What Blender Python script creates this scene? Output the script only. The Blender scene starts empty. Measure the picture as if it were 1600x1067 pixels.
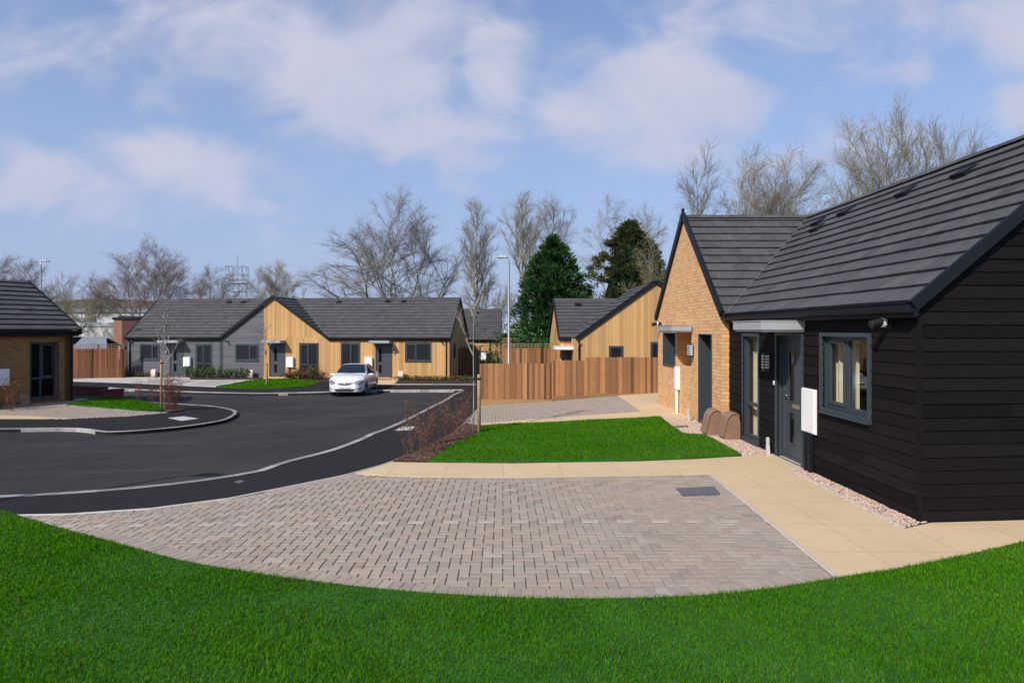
import bpy, bmesh, math, random
import numpy as np
from mathutils import Vector, Matrix
from mathutils.geometry import delaunay_2d_cdt
from mathutils.bvhtree import BVHTree

R = math.radians
random.seed(7)
C = bpy.context.scene.collection
CAM_H = 2.2
F, CX, CY = 1000.0, 786.0, 515.0        # focal length and principal point, in pixels of the 1600 px photograph

# ------------------------------------------------------------------ terrain
_ctl = np.array([
    (4.7,7,0),(4.7,13,0),(4.6,19,0),(9,7,0),(9,19,0),(5.4,22.5,0),(0,0,0),(0,4,0),(-5,4,-.02),(8,3,0),(0,8,0),(2.5,10,0),
    (2.5,15,0),(1,12,-.04),(-4,9.5,-.08),(-7,7,-.06),(-1,16,-.2),(-6,14,-.27),(-2.2,17.5,-.3),(-.8,22.4,-.5),(2.5,22.5,-.25),
    (-15.7,23.4,-.36),(-17.5,19.5,-.36),(-13,17,-.42),(-10.2,20.5,-.6),(-12.1,22.8,-.6),(-5,25,-.75),(-7.8,32.4,-1.05),
    (-3,32,-1.0),(-2,30,-.85),(-12,30,-.95),(-20,34,-.95),(-3,38.5,-.86),(-14,39.5,-.86),(-24,40.5,-.86),(-8,36,-.98),(1,38,-.95),
    (-40,0,-.35),(40,0,0),(40,40,-.3),(-45,40,-.9),(0,60,-1.05),(40,60,-.8),(-45,60,-1.1),(0,-10,0),(20,25,-.1)], float)
def _U(r2):
    return np.where(r2 > 1e-9, r2*np.log(np.maximum(r2, 1e-9)), 0)
def _fit():
    P = _ctl[:, :2]/10.0; n = len(P)
    A = np.zeros((n+3, n+3)); d = P[:, None]-P[None]
    A[:n, :n] = _U((d**2).sum(-1)) + np.eye(n)*.15
    A[:n, n] = 1; A[:n, n+1:] = P; A[n, :n] = 1; A[n+1:, :n] = P.T
    b = np.zeros(n+3); b[:n] = _ctl[:, 2]
    return P, np.linalg.solve(A, b)
_TP, _TW = _fit()
def G(x, y):
    x = np.atleast_1d(np.asarray(x, float)); y = np.atleast_1d(np.asarray(y, float))
    q = np.stack([x, y], -1)/10.0
    z = _TW[-3] + q@_TW[-2:]
    r2 = ((q[:, None]-_TP[None])**2).sum(-1)
    z = z + _U(r2)@_TW[:len(_TP)]
    dd = np.sqrt((x+2)**2+(y-22)**2)
    w = np.clip((dd-34)/30, 0, 1); w = w*w*(3-2*w)
    far = np.where(y > 20, -1.0, -.1)
    return np.clip(z*(1-w)+far*w, -1.3, .1)
def g1(x, y): return float(G(x, y)[0])
def P(px, py, off=0.0):
    """the point of the ground that the photograph shows at a pixel"""
    k = (px-CX)/F; s = (py-CY)/F
    lo, hi = 2.0, 120.0
    for _ in range(44):
        m = (lo+hi)/2
        if CAM_H-s*m > g1(k*m, m)+off: lo = m
        else: hi = m
    return (k*lo, lo)
def W(px, py, Y):
    return Vector(((px-CX)/F*Y, Y, CAM_H-(py-CY)/F*Y))

# ------------------------------------------------------------------ object helpers
def tag(o, label=None, cat=None, group=None, kind=None):
    if label: o['label'] = label
    if cat: o['category'] = cat
    if group: o['group'] = group
    if kind: o['kind'] = kind
    return o
def empty(name, label, cat, loc=(0,0,0), rz=0, group=None):
    o = bpy.data.objects.new(name, None); C.objects.link(o)
    o.location = loc; o.rotation_euler = (0, 0, rz); o.empty_display_size = .2
    return tag(o, label, cat, group)
def copy_tree(o, parent=None):
    c = o.copy(); C.objects.link(c)
    if parent: c.parent = parent
    for ch in [x for x in o.children]: copy_tree(ch, c)
    return c

class MB:
    """collects polygons; build() links them as one mesh object, with box-projected UVs in metres and a shade value per face"""
    def __init__(s, T=None):
        s.v, s.f, s.s = [], [], []; s.T = T
    def add(s, vs, fs, sh=.5):
        b = len(s.v)
        if s.T is not None: vs = [s.T @ Vector(v) for v in vs]
        s.v += [tuple(v) for v in vs]; s.f += [tuple(i+b for i in f) for f in fs]; s.s += [sh]*len(fs)
    def box(s, a, b, sh=.5, M=None):
        x0,y0,z0 = a; x1,y1,z1 = b
        if x0 > x1: x0, x1 = x1, x0
        if y0 > y1: y0, y1 = y1, y0
        if z0 > z1: z0, z1 = z1, z0
        vs = [(x0,y0,z0),(x1,y0,z0),(x1,y1,z0),(x0,y1,z0),(x0,y0,z1),(x1,y0,z1),(x1,y1,z1),(x0,y1,z1)]
        if M is not None: vs = [M @ Vector(v) for v in vs]
        s.add(vs, [(0,3,2,1),(4,5,6,7),(0,1,5,4),(1,2,6,5),(2,3,7,6),(3,0,4,7)], sh)
        return s
    def prism(s, fr, bk, sh=.5, cap=True, back=False):
        n = len(fr)
        fs = [(i+n, (i+1)%n+n, (i+1)%n, i) for i in range(n)]
        if cap: fs.insert(0, tuple(range(n)))
        if back: fs.append(tuple(range(2*n-1, n-1, -1)))
        s.add(list(fr)+list(bk), fs, sh); return s
    def poly(s, vs, sh=.5):
        s.add(vs, [tuple(range(len(vs)))], sh); return s
    def tube(s, pts, rad, n=8, sh=.5, caps=True):
        pts = [Vector(p) for p in pts]
        if not hasattr(rad, '__len__'): rad = [rad]*len(pts)
        vs, fs = [], []
        up = Vector((.13,.21,.97))
        for i, p in enumerate(pts):
            d = (pts[min(i+1, len(pts)-1)]-pts[max(i-1, 0)]).normalized()
            a = d.cross(up if abs(d.dot(up)) < .95 else Vector((1,0,0))).normalized(); b = d.cross(a)
            for k in range(n):
                t = 2*math.pi*k/n
                vs.append(p+(a*math.cos(t)+b*math.sin(t))*rad[i])
        for i in range(len(pts)-1):
            for k in range(n):
                fs.append((i*n+k, i*n+(k+1)%n, (i+1)*n+(k+1)%n, (i+1)*n+k))
        if caps:
            fs.append(tuple(range(n-1, -1, -1))); fs.append(tuple(range((len(pts)-1)*n, len(pts)*n)))
        s.add(vs, fs, sh); return s
    def lathe(s, prof, n=24, sh=.5, axis='z', at=(0,0,0)):
        vs, fs = [], []
        for r, h in prof:
            for k in range(n):
                t = 2*math.pi*k/n
                p = (r*math.cos(t), r*math.sin(t), h) if axis == 'z' else (r*math.cos(t), h, r*math.sin(t))
                vs.append(Vector(p)+Vector(at))
        for i in range(len(prof)-1):
            for k in range(n):
                fs.append((i*n+k, i*n+(k+1)%n, (i+1)*n+(k+1)%n, (i+1)*n+k))
        s.add(vs, fs, sh); return s
    def build(s, name, mat, parent=None, smooth=False, bevel=0, fix=True):
        return mesh_object(name, s.v, s.f, s.s, mat, parent, smooth, bevel, fix)

def box_uv(me):
    n = len(me.loops)
    if not n: return
    co = np.empty(len(me.vertices)*3); me.vertices.foreach_get('co', co); co = co.reshape(-1, 3)
    vi = np.empty(n, int); me.loops.foreach_get('vertex_index', vi)
    pn = np.empty(len(me.polygons)*3); me.polygons.foreach_get('normal', pn); pn = pn.reshape(-1, 3)
    tot = np.empty(len(me.polygons), int); me.polygons.foreach_get('loop_total', tot)
    N = np.repeat(pn, tot, 0); p = co[vi]
    h = np.hypot(N[:, 0], N[:, 1]); hh = np.maximum(h, 1e-6)
    flat = np.abs(N[:, 2]) > .8
    u = np.where(flat, p[:, 0], (-N[:, 1]*p[:, 0]+N[:, 0]*p[:, 1])/hh)
    v = np.where(flat, p[:, 1], p[:, 2])
    uv = me.uv_layers.new(name='UVMap')
    uv.data.foreach_set('uv', np.stack([u, v], -1).astype(np.float32).ravel())

def mesh_object(name, v, f, sh, mat, parent=None, smooth=False, bevel=0, fix=True):
    me = bpy.data.meshes.new(name)
    me.from_pydata(v, [], f); me.update()
    if fix and len(f) < 60000:
        bm = bmesh.new(); bm.from_mesh(me)
        bmesh.ops.recalc_face_normals(bm, faces=bm.faces); bm.to_mesh(me); bm.free()
    box_uv(me)
    if sh is not None and len(sh) == len(me.polygons):
        at = me.attributes.new('shade', 'FLOAT', 'FACE'); at.data.foreach_set('value', np.asarray(sh, np.float32))
    if smooth: me.polygons.foreach_set('use_smooth', [True]*len(me.polygons))
    me.materials.append(mat)
    o = bpy.data.objects.new(name, me); C.objects.link(o)
    if parent: o.parent = parent
    if bevel:
        m = o.modifiers.new('bevel', 'BEVEL'); m.width = bevel; m.segments = 2; m.limit_method = 'ANGLE'; m.angle_limit = R(40)
    return o

def np_mesh(name, verts, loops_per, idx, mat, shade=None, parent=None, smooth=False):
    """fast mesh from numpy: idx flat vertex indices, loops_per faces' corner counts"""
    me = bpy.data.meshes.new(name)
    nf = len(loops_per)
    me.vertices.add(len(verts)); me.vertices.foreach_set('co', verts.astype(np.float32).ravel())
    me.loops.add(len(idx)); me.loops.foreach_set('vertex_index', idx.astype(np.int32))
    me.polygons.add(nf)
    st = np.concatenate([[0], np.cumsum(loops_per)[:-1]]).astype(np.int32)
    me.polygons.foreach_set('loop_start', st)
    me.polygons.foreach_set('use_smooth', np.full(nf, bool(smooth)))
    me.update(calc_edges=True)
    if shade is not None:
        at = me.attributes.new('shade', 'FLOAT', 'FACE'); at.data.foreach_set('value', shade.astype(np.float32))
    me.materials.append(mat)
    o = bpy.data.objects.new(name, me); C.objects.link(o)
    if parent: o.parent = parent
    return o

def clip(poly, hull):
    """Sutherland-Hodgman: poly against a convex counter-clockwise hull, in 2D"""
    out = list(poly)
    for i in range(len(hull)):
        ax, ay = hull[i]; bx, by = hull[(i+1) % len(hull)]
        inp, out = out, []
        if not inp: return []
        def side(p): return (bx-ax)*(p[1]-ay)-(by-ay)*(p[0]-ax)
        for j in range(len(inp)):
            p, q = inp[j-1], inp[j]; sp, sq = side(p), side(q)
            if (sp >= -1e-9) != (sq >= -1e-9):
                t = sp/(sp-sq); out.append((p[0]+(q[0]-p[0])*t, p[1]+(q[1]-p[1])*t))
            if sq >= -1e-9: out.append(q)
    res = []
    for p in out:
        if not res or (abs(p[0]-res[-1][0])+abs(p[1]-res[-1][1])) > 1e-5: res.append(p)
    if len(res) > 1 and abs(res[0][0]-res[-1][0])+abs(res[0][1]-res[-1][1]) < 1e-5: res.pop()
    return res if len(res) > 2 else []
def ccw(p):
    a = sum(p[i-1][0]*p[i][1]-p[i][0]*p[i-1][1] for i in range(len(p)))
    return list(p) if a > 0 else list(reversed(p))
def inside(pts, poly):
    x, y = pts[:, 0], pts[:, 1]; r = np.zeros(len(pts), bool)
    n = len(poly)
    for i in range(n):
        x0, y0 = poly[i-1]; x1, y1 = poly[i]
        c = ((y0 > y) != (y1 > y)) & (x < (x1-x0)*(y-y0)/((y1-y0) if y1 != y0 else 1e-12)+x0)
        r ^= c
    return r
def smooth_line(pts, k=6):
    if len(pts) < 3: return list(pts)
    p = [Vector(q) for q in pts]; out = []
    for i in range(len(p)-1):
        a = p[max(i-1, 0)]; b = p[i]; c = p[i+1]; d = p[min(i+2, len(p)-1)]
        for j in range(k):
            t = j/k
            out.append(tuple(.5*((2*b)+(c-a)*t+(2*a-5*b+4*c-d)*t*t+(3*b-a-3*c+d)*t**3)))
    out.append(tuple(p[-1])); return out
def PL(pix, k=6): return smooth_line([P(*q) for q in pix], k)

# ------------------------------------------------------------------ materials
class NT:
    def __init__(s, name):
        s.m = bpy.data.materials.new(name); s.m.use_nodes = True
        s.t = s.m.node_tree; s.n = s.t.nodes; s.l = s.t.links
        s.p = s.n['Principled BSDF']; s.out = s.n['Material Output']
    def new(s, typ, **kw):
        n = s.n.new(typ)
        for k, v in kw.items():
            if k.startswith('i_'): n.inputs[k[2:].replace('_', ' ')].default_value = v
            else: setattr(n, k, v)
        return n
    def link(s, a, b): s.l.new(a, b)
    def coord(s, kind='Object', scale=(1,1,1)):
        tc = s.new('ShaderNodeTexCoord'); mp = s.new('ShaderNodeMapping'); mp.inputs['Scale'].default_value = scale
        s.link(tc.outputs[kind], mp.inputs['Vector']); return mp.outputs['Vector']
    def noise(s, vec, scale, detail=5, rough=.55):
        n = s.new('ShaderNodeTexNoise'); n.inputs['Scale'].default_value = scale; n.inputs['Detail'].default_value = detail
        n.inputs['Roughness'].default_value = rough; s.link(vec, n.inputs['Vector']); return n.outputs['Fac']
    def ramp(s, fac, stops):
        r = s.new('ShaderNodeValToRGB'); e = r.color_ramp.elements
        while len(e) < len(stops): e.new(.5)
        for el, (p, c) in zip(e, stops): el.position = p; el.color = (*c, 1) if len(c) == 3 else c
        s.link(fac, r.inputs['Fac']); return r.outputs['Color']
    def mix(s, fac, a, b, mode='MIX'):
        n = s.new('ShaderNodeMix', data_type='RGBA', blend_type=mode)
        for sock, v in ((n.inputs[0], fac), (n.inputs[6], a), (n.inputs[7], b)):
            if hasattr(v, 'node'): s.link(v, sock)
            elif isinstance(v, (int, float)): sock.default_value = v
            else: sock.default_value = (*v, 1)
        return n.outputs[2]
    def math(s, op, a, b=0.0):
        n = s.new('ShaderNodeMath', operation=op)
        for i, v in enumerate((a, b)):
            if hasattr(v, 'node'): s.link(v, n.inputs[i])
            else: n.inputs[i].default_value = v
        return n.outputs[0]
    def shade(s, col, k):
        a = s.new('ShaderNodeAttribute'); a.attribute_name = 'shade'
        f = s.math('ADD', s.math('MULTIPLY', a.outputs['Fac'], 2*k), 1-k)
        return s.mix(1.0, col, f, 'MULTIPLY')
    def bump(s, h, strength=.3, dist=.01):
        b = s.new('ShaderNodeBump'); b.inputs['Strength'].default_value = strength; b.inputs['Distance'].default_value = dist
        s.link(h, b.inputs['Height']); s.link(b.outputs['Normal'], s.p.inputs['Normal'])
    def done(s, col=None, rough=.7, metal=0, spec=.5, coat=0):
        if col is not None:
            if hasattr(col, 'node'): s.link(col, s.p.inputs['Base Color'])
            else: s.p.inputs['Base Color'].default_value = (*col, 1)
        if hasattr(rough, 'node'): s.link(rough, s.p.inputs['Roughness'])
        else: s.p.inputs['Roughness'].default_value = rough
        s.p.inputs['Metallic'].default_value = metal; s.p.inputs['Specular IOR Level'].default_value = spec
        if coat: s.p.inputs['Coat Weight'].default_value = coat; s.p.inputs['Coat Roughness'].default_value = .05
        return s.m
def mul(c, k): return tuple(min(1, x*k) for x in c)
def simple(name, c, rough=.6, var=.12, scale=3, metal=0, spec=.5, bump=0, bscale=60, k=0, coat=0):
    t = NT(name); v = t.coord()
    col = t.ramp(t.noise(v, scale), [(.3, mul(c, 1-var)), (.7, mul(c, 1+var))])
    if k: col = t.shade(col, k)
    if bump: t.bump(t.noise(v, bscale, 3), bump, .005)
    return t.done(col, rough, metal, spec, coat)
def mat_board(name, c1, c2, k, along='z', rough=.65, spec=.3, knots=0, bump=.25):
    t = NT(name); v = t.coord('UV', (1, .06, 1) if along == 'z' else (.05, 1, 1))
    v2 = t.coord('UV')
    f = t.noise(v, 55, 6, .6)
    col = t.ramp(f, [(.3, c1), (.7, c2)])
    col = t.mix(t.math('MULTIPLY', t.noise(v2, 1.2, 4), .35), col, mul(c1, .72))
    if knots:
        vo = t.new('ShaderNodeTexVoronoi'); vo.inputs['Scale'].default_value = 5.5; vo.inputs['Randomness'].default_value = 1
        mp = t.coord('UV', (1, .55, 1)); t.link(mp, vo.inputs['Vector'])
        kk = t.ramp(vo.outputs['Distance'], [(0, (1,1,1)), (.13, (0,0,0))])
        col = t.mix(t.math('MULTIPLY', kk, knots), col, mul(c1, .3))
    col = t.shade(col, k)
    t.bump(f, bump, .004)
    return t.done(col, rough, 0, spec)
def mat_brick(name, cols, mortar, dark=1.0):
    t = NT(name); v = t.coord('UV')
    b = t.new('ShaderNodeTexBrick'); t.link(v, b.inputs['Vector'])
    b.inputs['Scale'].default_value = 1; b.inputs['Brick Width'].default_value = .225; b.inputs['Row Height'].default_value = .075
    b.inputs['Mortar Size'].default_value = .007; b.inputs['Mortar Smooth'].default_value = .3; b.inputs['Bias'].default_value = 0
    b.inputs['Color1'].default_value = (0,0,0,1); b.inputs['Color2'].default_value = (1,1,1,1); b.inputs['Mortar'].default_value = (.5,.5,.5,1)
    n = t.noise(v, 9, 4)
    bw = t.math('ADD', t.math('MULTIPLY', b.outputs['Color'], .75), t.math('MULTIPLY', n, .28))
    st = [(i/(len(cols)-1)*.9+.05, mul(c, dark)) for i, c in enumerate(cols)]
    col = t.ramp(bw, st)
    col = t.mix(t.math('MULTIPLY', t.noise(v, 1.3, 3), .3), col, mul(cols[0], dark*.75))
    col = t.mix(b.outputs['Fac'], col, mul(mortar, dark))
    h = t.math('SUBTRACT', t.math('MULTIPLY', t.noise(v, 45, 4), .3), b.outputs['Fac'])
    t.bump(h, .5, .008)
    return t.done(col, .85, 0, .3)
def mat_asphalt(name, c, patch):
    t = NT(name); v = t.coord()
    fine = t.noise(v, 130, 3, .7); big = t.noise(v, .35, 5, .6)
    st = t.noise(t.coord('Object', (.25, 1.6, 1)), 1.1, 5)
    col = t.ramp(fine, [(.3, mul(c, .62)), (.72, mul(c, 1.45))])
    col = t.mix(t.math('MULTIPLY', t.ramp(big, [(.42, (0,0,0)), (.7, (1,1,1))]), patch), col, mul(c, 1.7))
    col = t.mix(t.math('MULTIPLY', t.ramp(st, [(.55, (0,0,0)), (.72, (1,1,1))]), patch*.8), col, mul(c, 2.0))
    sp = t.ramp(t.noise(v, 30, 2), [(.74, (0,0,0)), (.78, (1,1,1))])
    col = t.mix(t.math('MULTIPLY', sp, .25), col, mul(c, 3.0))
    t.bump(fine, .5, .006)
    return t.done(col, .88, 0, .15)
def mat_slab(name, c):
    t = NT(name); v = t.coord()
    b = t.new('ShaderNodeTexBrick'); t.link(v, b.inputs['Vector']); b.offset = 0
    for k, x in (('Scale', 1), ('Brick Width', .9), ('Row Height', .9), ('Mortar Size', .005), ('Mortar Smooth', .2)): b.inputs[k].default_value = x
    b.inputs['Color1'].default_value = (0,0,0,1); b.inputs['Color2'].default_value = (1,1,1,1)
    col = t.ramp(t.noise(v, 1.1, 6), [(.3, mul(c, .93)), (.7, mul(c, 1.05))])
    col = t.mix(t.math('MULTIPLY', b.outputs['Color'], .13), col, mul(c, .72))
    col = t.mix(t.math('MULTIPLY', t.noise(v, 180, 2), .3), col, mul(c, .74))
    col = t.mix(t.math('MULTIPLY', t.ramp(t.noise(v, 3.1, 4), [(.56, (0,0,0)), (.72, (1,1,1))]), .3), col, mul(c, .74))
    col = t.mix(t.math('MULTIPLY', b.outputs['Fac'], .55), col, mul(c, .42))
    t.bump(t.math('SUBTRACT', t.math('MULTIPLY', t.noise(v, 220, 2), .4), b.outputs['Fac']), .35, .004)
    return t.done(col, .85, 0, .3)
def mat_glass(name, tint=(.9,.95,.95)):
    t = NT(name); t.n.remove(t.p)
    tr = t.new('ShaderNodeBsdfTransparent'); tr.inputs['Color'].default_value = (*tint, 1)
    gl = t.new('ShaderNodeBsdfGlossy'); gl.inputs['Roughness'].default_value = .01
    ge = t.new('ShaderNodeNewGeometry'); dt = t.new('ShaderNodeVectorMath', operation='DOT_PRODUCT')
    t.link(ge.outputs['Normal'], dt.inputs[0]); t.link(ge.outputs['Incoming'], dt.inputs[1])
    fr = t.math('ADD', t.math('MULTIPLY', t.math('POWER', t.math('SUBTRACT', 1.0, t.math('ABSOLUTE', dt.outputs['Value'])), 5.0), .92), .07)
    mx = t.new('ShaderNodeMixShader'); t.link(fr, mx.inputs[0]); t.link(tr.outputs[0], mx.inputs[1]); t.link(gl.outputs[0], mx.inputs[2])
    t.link(mx.outputs[0], t.out.inputs['Surface']); return t.m
def mat_leaf(name, c1, c2, k=.5, rough=.55, trans=.25):
    t = NT(name); v = t.coord()
    col = t.ramp(t.noise(v, 2.2, 3), [(.3, c1), (.7, c2)])
    col = t.shade(col, k)
    t.done(col, rough, 0, .35)
    if trans:
        d = t.new('ShaderNodeBsdfTranslucent'); t.link(col, d.inputs['Color'])
        mx = t.new('ShaderNodeMixShader'); mx.inputs[0].default_value = trans
        t.link(t.p.outputs[0], mx.inputs[1]); t.link(d.outputs[0], mx.inputs[2]); t.link(mx.outputs[0], t.out.inputs['Surface'])
    return t.m

M = {}
M['road'] = mat_asphalt('road asphalt', (.036,.0335,.0325), .9)
M['footway'] = mat_asphalt('footway asphalt', (.022,.0203,.0205), .15)
M['kerb'] = simple('kerb concrete', (.31,.295,.275), .85, .2, 5, bump=.2, k=.28)
M['edging'] = simple('edging concrete', (.46,.43,.40), .85, .12, 6, bump=.2)
M['slab'] = mat_slab('buff slab', (.66,.49,.29))
M['soil'] = simple('soil', (.05,.032,.02), .95, .4, 20, bump=.8, bscale=40)
M['earth'] = simple('rough grass', (.06,.085,.03), .95, .35, .4, bump=.5, bscale=8)
M['turf'] = simple('turf', (.022,.10,.005), .95, .3, 3, bump=.6, bscale=50)
t = NT('paving block'); v = t.coord()
col = t.ramp(t.noise(v, 30, 4), [(.25, (.325,.265,.205)), (.75, (.40,.325,.255))])
col = t.mix(t.math('MULTIPLY', t.ramp(t.noise(v, .8, 4), [(.45, (0,0,0)), (.7, (1,1,1))]), .45), col, (.31,.285,.265))
col = t.shade(col, .16)
a_ = t.new('ShaderNodeAttribute'); a_.attribute_name = 'shade'
col = t.mix(t.ramp(t.math('FRACT', t.math('MULTIPLY', a_.outputs['Fac'], 37.0)), [(.55, (0,0,0)), (.9, (.4,.4,.4))]), col, (.37,.265,.21))
col = t.mix(t.math('MULTIPLY', t.ramp(t.noise(v, 1.9, 6, .65), [(.56, (0,0,0)), (.72, (1,1,1))]), .38), col, (.17,.145,.125))
col = t.mix(t.math('MULTIPLY', t.ramp(t.noise(t.coord('Object', (.35, 2.2, 1)), 1.3, 5), [(.58, (0,0,0)), (.75, (1,1,1))]), .25), col, (.20,.175,.155))
t.bump(t.noise(v, 160, 3), .35, .004); M['block'] = t.done(col, .85, 0, .3)
M['paleblock'] = simple('pale paving block', (.43,.36,.29), .85, .12, 9, bump=.2)
M['joint'] = simple('sand joint', (.2,.165,.14), .95, .2, 20)
M['hboard'] = mat_board('black board', (.0085,.0066,.0069), (.0145,.0115,.0119), .32, 'x', .75, .10, 0, .3)
M['greyboard'] = mat_board('grey board', (.105,.104,.116), (.145,.142,.156), .16, 'x', .7, .3)
M['timber'] = mat_board('larch board', (.50,.285,.11), (.62,.375,.165), .2, 'z', .7, .25, .35)
M['fence'] = mat_board('fence board', (.245,.112,.045), (.38,.195,.085), .6, 'z', .75, .25, .75, .35)
M['fencedark'] = mat_board('gate board', (.15,.058,.028), (.23,.095,.045), .45, 'z', .75, .25, .4, .35)
M['gravelboard'] = mat_board('gravel board', (.26,.15,.065), (.38,.24,.11), .2, 'x', .75, .25, .5, .35)
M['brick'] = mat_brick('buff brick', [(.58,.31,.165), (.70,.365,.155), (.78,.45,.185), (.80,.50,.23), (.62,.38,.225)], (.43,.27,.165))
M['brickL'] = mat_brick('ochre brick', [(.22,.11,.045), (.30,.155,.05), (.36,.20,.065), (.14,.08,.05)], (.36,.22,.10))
M['redbrick'] = mat_brick('dark red brick', [(.10,.03,.022), (.16,.045,.03), (.07,.03,.028)], (.12,.075,.06))
M['farbrick'] = mat_brick('far brick', [(.30,.12,.06), (.36,.17,.09), (.22,.1,.07)], (.30,.2,.15))
t = NT('roof tile'); v = t.coord()
col = t.ramp(t.noise(v, 7, 5), [(.3, (.062,.060,.060)), (.7, (.088,.085,.085))])
col = t.mix(t.math('MULTIPLY', t.ramp(t.noise(v, 1.3, 5), [(.55, (0,0,0)), (.75, (1,1,1))]), .25), col, (.11,.11,.11))
col = t.shade(col, .22); t.bump(t.noise(v, 90, 3), .3, .003); M['tile'] = t.done(col, .72, 0, .4)
M['fascia'] = simple('black fascia', (.010,.011,.015), .5, .1, 3, spec=.25)
M['slate'] = simple('slate grey frame', (.040,.054,.066), .38, .06, 3, spec=.5)
M['door'] = simple('grey door', (.052,.060,.070), .42, .06, 3, spec=.5)
M['canopy'] = simple('grey canopy', (.36,.37,.38), .4, .04, 3, spec=.5)
M['white'] = simple('white plastic', (.80,.80,.79), .4, .03, 3, spec=.5)
M['palegrey'] = simple('pale grey plastic', (.5,.51,.52), .5, .05, 3)
M['brown'] = simple('brown plastic', (.26,.155,.10), .5, .1, 5, bump=.1)
M['pinkbox'] = simple('faded pink plastic', (.62,.46,.40), .55, .08, 5)
M['steel'] = simple('galvanised steel', (.42,.44,.46), .45, .08, 5, metal=.6)
M['chrome'] = simple('chrome', (.7,.7,.7), .15, .02, 3, metal=1)
M['lead'] = simple('lead strip', (.17,.17,.175), .5, .1, 5)
M['glass'] = mat_glass('clear glass')
M['darkglass'] = simple('dark glass', (.006,.007,.008), .04, .5, .8, spec=.13)
M['carglass'] = simple('car glass', (.012,.02,.026), .05, .1, 3, spec=.8)
M['plaster'] = simple('plaster', (.55,.50,.42), .9, .05, 2)
M['curtain'] = simple('cream curtain', (.62,.53,.36), .9, .06, 4)
M['goldcurtain'] = simple('gold curtain', (.50,.30,.09), .9, .1, 4)
M['bark'] = simple('grey green bark', (.19,.185,.13), .9, .35, 1.5, bump=.5, bscale=12)
M['barkbrown'] = simple('red brown bark', (.21,.155,.135), .9, .3, 1.5)
M['barkpale'] = simple('pale bark', (.30,.275,.225), .9, .25, 1.5)
M['barkgrey'] = simple('grey twig', (.205,.185,.16), .9, .25, 1.5)
M['barkyellow'] = simple('yellow twig', (.23,.20,.125), .9, .25, 1.5)
M['stake'] = mat_board('stake', (.42,.27,.13), (.55,.37,.19), .1, 'z')
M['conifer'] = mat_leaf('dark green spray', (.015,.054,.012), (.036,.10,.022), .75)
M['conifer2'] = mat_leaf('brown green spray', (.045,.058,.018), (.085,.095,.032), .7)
M['shrub'] = mat_leaf('green leaf', (.05,.10,.02), (.10,.16,.035), .5)
M['redleaf'] = mat_leaf('red leaf', (.13,.045,.022), (.22,.10,.035), .6)
M['oliveleaf'] = mat_leaf('olive leaf', (.10,.085,.02), (.20,.14,.035), .5)
M['twig'] = simple('red twig', (.17,.075,.05), .85, .3, 8)
t = NT('grass blade'); v = t.coord()
col = t.ramp(t.noise(v, .9, 4), [(.3, (.048,.185,.004)), (.7, (.092,.26,.006))])
col = t.mix(t.math('MULTIPLY', t.ramp(t.noise(v, 4.2, 4), [(.52, (0,0,0)), (.72, (1,1,1))]), .35), col, (.10,.24,.010))
a_ = t.new('ShaderNodeAttribute'); a_.attribute_name = 'shade'
col = t.mix(t.ramp(t.math('FRACT', t.math('MULTIPLY', a_.outputs['Fac'], 53.0)), [(.93, (0,0,0)), (.97, (.8,.8,.8))]), col, (.22,.21,.05))
col = t.mix(t.math('MULTIPLY', t.ramp(t.noise(v, .45, 3), [(.42, (0,0,0)), (.62, (1,1,1))]), .3), col, (.035,.14,.003))
col = t.shade(col, .6); t.done(col, .7, 0, 0.0)
d_ = t.new('ShaderNodeBsdfTranslucent'); t.link(col, d_.inputs['Color']); mx_ = t.new('ShaderNodeMixShader'); mx_.inputs[0].default_value = .3
t.link(t.p.outputs[0], mx_.inputs[1]); t.link(d_.outputs[0], mx_.inputs[2]); t.link(mx_.outputs[0], t.out.inputs['Surface']); M['grass'] = t.m
M['pebble'] = simple('pebble', (.50,.36,.28), .8, .3, 60, k=.45)
M['carpaint'] = simple('white car paint', (.78,.79,.80), .25, .01, 1, spec=.5, coat=1)
M['black'] = simple('black plastic', (.012,.012,.013), .5, .1, 5)
M['rubber'] = simple('tyre rubber', (.015,.015,.016), .8, .15, 20)
M['alloy'] = simple('alloy', (.45,.46,.48), .3, .03, 3, metal=.8)
M['lampglass'] = simple('headlamp glass', (.16,.17,.20), .08, .5, 14, spec=.8)
M['castiron'] = simple('cast iron', (.11,.11,.12), .6, .2, 30, bump=.3)
M['cover'] = simple('concrete cover', (.50,.49,.46), .85, .12, 8)
M['mossroof'] = simple('mossy roof', (.095,.09,.065), .95, .4, .35, bump=.3)
M['render'] = simple('pale render', (.60,.57,.52), .8, .06, .6)
M['shedroof'] = simple('shed felt', (.17,.20,.24), .8, .1, 1)
M['redclad'] = simple('dark red cladding', (.075,.018,.018), .6, .12, 1)
M['mulch'] = simple('bark mulch', (.105,.058,.035), .95, .5, 26, bump=.6, k=.6)
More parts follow.
